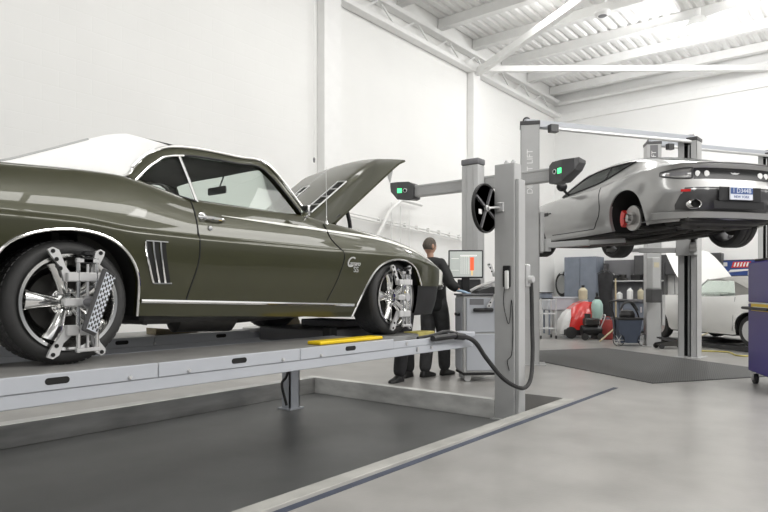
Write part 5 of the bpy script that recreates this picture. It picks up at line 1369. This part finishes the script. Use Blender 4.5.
# local x right, y away
m=MB();rows=[]
for u,h,wd in((-.48,.22,.22),(-.42,.42,.28),(-.30,.60,.31),(-.16,.72,.32)):
    rows.append([(u,-wd,.10),(u,-wd,h*.7),(u,-wd*.6,h),(u,wd*.6,h),(u,wd,h*.7),(u,wd,.10)])
m.grid(rows);m.add(rows[0],[tuple(range(6))]);m.build('front_shell',M['white'],t)
m=MB();rows=[]
for u,h,wd in((-.20,.70,.325),(-.05,.82,.33),(.12,.88,.33),(.30,.86,.32),(.42,.74,.30),(.47,.50,.27)):
    rows.append([(u-.10*(h>.6),-wd,.20),(u-.04,-wd,h*.72),(u,-wd*.6,h),(u,wd*.6,h),(u-.04,wd,h*.72),(u-.1,wd,.20)])
m.grid(rows);m.add(rows[-1],[tuple(range(6))]);m.build('hood',M['red'],t)
m=MB();m.box(-.40,.45,-.335,.30,.07,.22,.02);m.build('base',M['black'],t)
for xx in(-.25,.36):
    m=MB();m.cyl((xx,-.37,.14),(xx,-.33,.14),.14,22);m.build('wheel',M['rubber'],t)
t=thing('canister','beige plastic canister with dark cap behind the red sweeper','canister',(px(583,15.7)[0],px(583,15.7)[1],0))
m=MB();m.lathe([(0,.0),(.13,.0),(.13,.90),(.14,.91),(0,.91)],n=18);m.build('pedestal',M['liftgrey'],t)
m=MB();m.lathe([(0,.91),(.10,.91),(.11,.95),(.11,1.14),(.05,1.21),(0,1.21)],n=22);m.build('body',M['beige'],t)
m=MB();m.lathe([(.04,1.20),(.04,1.27),(0,1.27)],n=14);m.build('cap',M['black'],t)
# compressor with bottle
x,y=px(591,14.3);t=thing('compressor','small black engine-driven compressor on wheels beside the red sweeper','compressor',(x,y,0),ANG-pi/2)
m=MB();m.cyl((-.22,0,.22),(.22,0,.22),.12,20);m.build('tank',M['black'],t)
m=MB();m.box(-.16,.16,-.13,.13,.34,.50,.02);m.cyl((-.08,0,.48),(-.08,0,.60),.07,16);m.build('motor',M['iron'],t)
for xx in(-.18,.18):
    m=MB();m.cyl((xx,-.15,.08),(xx,-.11,.08),.08,18);m.build('wheel',M['rubber'],t)
m=MB();m.tube(smooth([(.2,-.08,.3),(.3,-.08,.55),(.3,.08,.55),(.2,.08,.3)],3),.014,8);m.build('handle',M['alum'],t)
x,y=px(597,14.7);t=thing('spray_tank','milky green pump spray tank with black pump top, behind the compressor','spray tank',(x,y,0))
m=MB();m.lathe([(0,0),(.14,0),(.14,.42),(0,.42)],n=18);m.build('stand',M['darkgrey'],t)
m=MB();m.lathe([(0,.42),(.12,.42),(.135,.46),(.135,.80),(.09,.90),(.05,.93),(0,.93)],n=22);m.build('tank',M['teal'],t)
m=MB();m.lathe([(.05,.92),(.055,.98),(.03,1.0),(.03,1.06),(0,1.06)],n=16);m.box(-.06,.06,-.012,.012,1.06,1.09,.005);m.build('pump',M['black'],t)
x,y=px(606,14.4);t=thing('gas_can','dusty red metal can standing on the floor beside the compressor','can',(x,y,0),.5)
m=MB();m.box(-.10,.10,-.14,.14,0,.46,.03,seg=2);m.build('body',M['dustyred'],t)
m=MB();m.cyl((0,.06,.45),(0,.06,.50),.03,12);m.build('cap',M['black'],t)
m=MB();m.tube(smooth([(0,-.10,.45),(0,-.08,.52),(0,.0,.52),(0,.02,.45)],3),.012,8);m.build('handle',M['dustyred'],t)
# trash cart
x,y=px(627,12.9);t=thing('trash_bin','navy blue wheeled bin with black tubular handle left of the lift column','bin',(x,y,0),ANG-pi/2)
m=MB();rows=[]
for z,a_ in((.06,.19),(.55,.25)):rows.append([(-a_,-.17,z),(a_,-.17,z),(a_,.17,z),(-a_,.17,z)])
m.grid(rows,cv=True);m.add(rows[0],[(0,1,2,3)]);m.build('tub',M['binblue'],t,sharp=20)
m=MB();m.box(-.27,.27,-.19,.19,.53,.58,.012);m.build('rim',M['black'],t)
m=MB();m.tube(smooth([(-.24,.0,.15),(-.27,.0,.60),(-.36,.02,.86),(-.30,.02,.92),(.02,.02,.92),(.10,.02,.86),(.24,.0,.60),(.25,.0,.2)],4),.016,8);m.build('handle',M['black'],t)
for xx in(-.24,.27):
    m=MB();m.lathe([(.115,-.02),(.125,0),(.115,.02)],Matrix.Translation((xx,-.18,.12))@Matrix.Rotation(pi/2,4,'X'),n=26,closed=True);wl=m.build('wheel',M['rubber'],t)
    m=MB()
    for k in range(3):
        a=k*pi/3;m.cyl((xx-.11*cos(a),-.18,.12-.11*sin(a)),(xx+.11*cos(a),-.18,.12+.11*sin(a)),.007,6)
    m.build('spokes',M['alum'],wl)
t=thing('vacuum_motor','black vacuum motor head sitting on the navy bin','vacuum',(x,y,.58),ANG-pi/2)
m=MB();m.lathe([(0,0),(.15,0),(.16,.06),(.12,.14),(0,.16)],n=22);m.build('housing',M['black'],t)
m=MB();m.tube(smooth([(-.14,0,.16),(-.05,0,.30),(.12,0,.30),(.20,-.05,.14)],4),.024,8);m.build('hose',M['darkgrey'],t)
# broom and pole
x,y=px(616,14.6);t=thing('broom','broom with long pale handle standing upright near the navy bin','broom',(x,y,0),ANG)
m=MB();m.tube([(0,0,.12),(.03,0,1.42)],.018,8);m.build('handle',M['wood'],t)
m=MB();m.box(-.03,.03,-.18,.18,.06,.13,.01);m.prism([(-.025,0),(.025,0),(.02,.07),(-.02,.07)],lambda u,v,w:(u,w,v),-.18,.18);m.build('head',M['darkgrey'],t)
a=px(600,13.7);b_=px(616,14.1);m=MB();m.tube([(a[0],a[1],.02),(b_[0],b_[1],.30)],.02,8);m.tube([(b_[0],b_[1],.30),px(617,14.2)+(.36,)],.03,8);o=m.build('mop_handle',M['wood']);tag(o,'pale wooden pole leaning low against the navy bin','pole')
# work bench with shelf on the back wall
t=thing('work_bench','dark grey work bench with upper shelf against the back wall','bench',(17.45,5.35,0))
m=MB();m.box(-.32,.50,-.85,.78,.84,.90,.008);m.build('worktop',M['midgrey'],t)
m=MB();m.box(-.24,.48,-.80,.72,.05,.84,.006);m.build('base_cabinet',M['cabinet'],t)
for k in range(3):
    m=MB();m.box(-.262,-.24,-.78+.5*k,-.32+.5*k,.10,.80,.006);d=m.build('door',M['cabinet'],t);m=MB();m.box(-.28,-.262,-.40+.5*k,-.36+.5*k,.55,.70,.003);m.build('handle',M['alum'],d)
m=MB();m.box(.46,.50,-.85,.85,.90,2.0);m.build('back_panel',M['midgrey'],t)
m=MB();m.box(.10,.48,-.85,.78,1.38,1.42,.004);m.build('shelf',M['liftgrey'],t)
for yy in(-.84,.74):
    m=MB();m.box(.12,.48,yy-.015,yy+.015,.9,1.9);m.build('upright',M['darkgrey'],t)
random.seed(11)
bt=[('white plastic bottle on the bench, leftmost of the white bottles',.50,'white',.30),('white plastic bottle on the bench, second of the white bottles from the left',.22,'white',.22),('tall white bottle on the bench, rightmost of the white bottles',-.06,'white',.34),('beige plastic bottle on the bench beside the lift column',-.34,'beige',.32)]
for lab,yy,mt_,h in bt:
    t=thing('bottle',lab,'bottle',(17.28,5.35+yy,.90),0,'bottles on the work bench')
    m=MB();m.lathe([(0,0),(.075,0),(.08,.02),(.08,h*.68),(.03,h*.85),(.03,h*.92),(0,h*.92)],n=18);m.build('body',M[mt_],t)
    m=MB();m.lathe([(.034,h*.9),(.034,h),(0,h)],n=12);m.build('cap',M['midgrey'],t)
for k,(yy,s_,lab) in enumerate(((.55,.16,'small black tool case on the bench shelf, far left'),(.26,.20,'grey dusty gear part on the bench shelf, in the middle'),(-.10,.15,'small dark tool case on the bench shelf, right of the gear part'))):
    if k==1:
        m=MB();m.lathe([(.04,0),(s_*.7,0),(s_*.75,.05),(s_*.5,.07),(s_*.5,.16),(.04,.16)],Matrix.Translation((17.68,5.35+yy,1.42)),n=20,closed=True);o=m.build('gear_part',M['iron'])
        tag(o,lab,'part')
    else:
        t=thing('tool_case',lab,'case',(17.68,5.35+yy,1.42))
        m=MB();m.box(-.10,.10,-s_,s_*.8,0,.15,.02);m.build('body',M['black'],t);m=MB();m.tube([(0,-.06,.14),(0,-.05,.19),(0,.05,.19),(0,.06,.14)],.01,6);m.build('handle',M['alum'],t)
# dark wall cupboard
t=thing('wall_cupboard','long dark wall cupboard above the raised white hood on the back wall','cupboard',(17.75,4.15,0))
m=MB();m.box(-.10,.24,-1.0,1.15,1.55,2.1,.01);m.build('body',M['darkgrey'],t)
for k in range(4):
    m=MB();m.box(-.115,-.10,-.97+.53*k,-.46+.53*k,1.58,2.07,.004);m.build('door',M['darkgrey'],t)
# blue banner and louvred panel
t=thing('wall_banner','blue framed banner with red and white emblem on the back wall','banner',(17.96,2.75,1.70))
m=MB();m.box(-.02,.03,-.75,.62,-.20,.22,.006);m.build('frame',M['black'],t)
m=MB();m.box(-.026,-.02,-.73,.60,-.18,.20);m.build('panel',M['banner'],t)
m=MB();m.prism([(-.32,.02),(.08,.02),(.12,.17),(-.28,.17)],lambda u,v,w:(w,-u-.10,v),-.032,-.026);em=m.build('emblem',M['red'],t)
m=MB()
for k in range(5):m.prism([(-.27+.07*k,.045),(-.235+.07*k,.045),(-.205+.07*k,.15),(-.24+.07*k,.15)],lambda u,v,w:(w,-u-.10,v),-.036,-.032)
m.build('emblem_strokes',M['white'],em)
m=MB();m.prism([(-.38,-.10),(.20,-.05),(.22,-.015),(-.32,-.03)],lambda u,v,w:(w,-u-.08,v),-.032,-.026);m.build('script_stroke',M['white'],t)
for k,(yy,zz) in enumerate(((.52,.12),(.36,.11),(.50,-.13),(-.20,-.13))):
    m=MB();m.box(-.032,-.026,yy-.05,yy+.05,zz-.05,zz+.05);m.build('white_patch',M['white'],t)
t=thing('louvred_panel','pale louvred wall panel below the blue banner, seen over the convertible','panel',(17.95,2.5,1.2))
m=MB();m.box(.0,.04,-.55,.55,-.3,.25,.005);m.build('frame',M['liftgrey'],t)
for k in range(8):
    m=MB();m.bar((-.02,-.53,-.26+.065*k),(-.02,.53,-.26+.065*k),.05,.012);m.build('slat',M['white'],t)

# coveralls on a stand, trolley jack by the lift column
x,y=px(605,16.3);t=thing('coat_stand','dark grey coveralls hanging on a stand left of the broom','coat stand',(x,y,0),ANG-pi/2)
m=MB();m.tube([(0,0,.02),(0,0,1.75)],.02,8);m.lathe([(.2,0),(.2,.02),(0,.03)],n=20);m.tube(smooth([(-.2,0,1.58),(0,0,1.68),(.2,0,1.58)],4),.014,8);m.build('stand',M['darkgrey'],t)
m=MB();rows=[]
for z,w_ in((1.62,.07),(1.56,.20),(1.3,.19),(1.0,.17),(.8,.19),(.45,.20)):
    rows.append([(w_*cos(2*pi*k/24)*(1+.06*sin(5*k)),-.02+.09*sin(2*pi*k/24)*(1+.15*sin(7*k+z*9)),z) for k in range(24)])
m.grid(rows,cv=True);m.build('coveralls',M['blacktrousers'],t,sharp=80)
x,y=px(671,12.2);t=thing('trolley_jack','low dark trolley jack with pale handle on the floor right of the lift column','jack',(x,y,0),ANG-pi/2)
m=MB()
for s in(-1,1):m.prism([(-.30,.05),(.26,.05),(.30,.12),(.1,.17),(-.28,.11)],lambda u,v,w:(u,w,v),.09*s-.012,.09*s+.012)
m.box(-.25,.2,-.08,.08,.06,.10);m.build('chassis',M['iron'],t)
m=MB();m.bar((.15,0,.12),(-.22,0,.21),.07,.05);m.lathe([(0,.2),(.055,.2),(.06,.23),(0,.235)],Matrix.Translation((-.22,0,0)),n=16);m.build('lift_arm',M['darkgrey'],t)
m=MB();m.tube([(.26,0,.12),(.75,.05,.30)],.016,8);m.build('handle',M['beige'],t)
for u in(-.24,.22):
    for s in(-1,1):
        m=MB();m.cyl((u,.11*s,.05),(u,.145*s,.05),.05,18);m.build('wheel',M['rubber'],t)
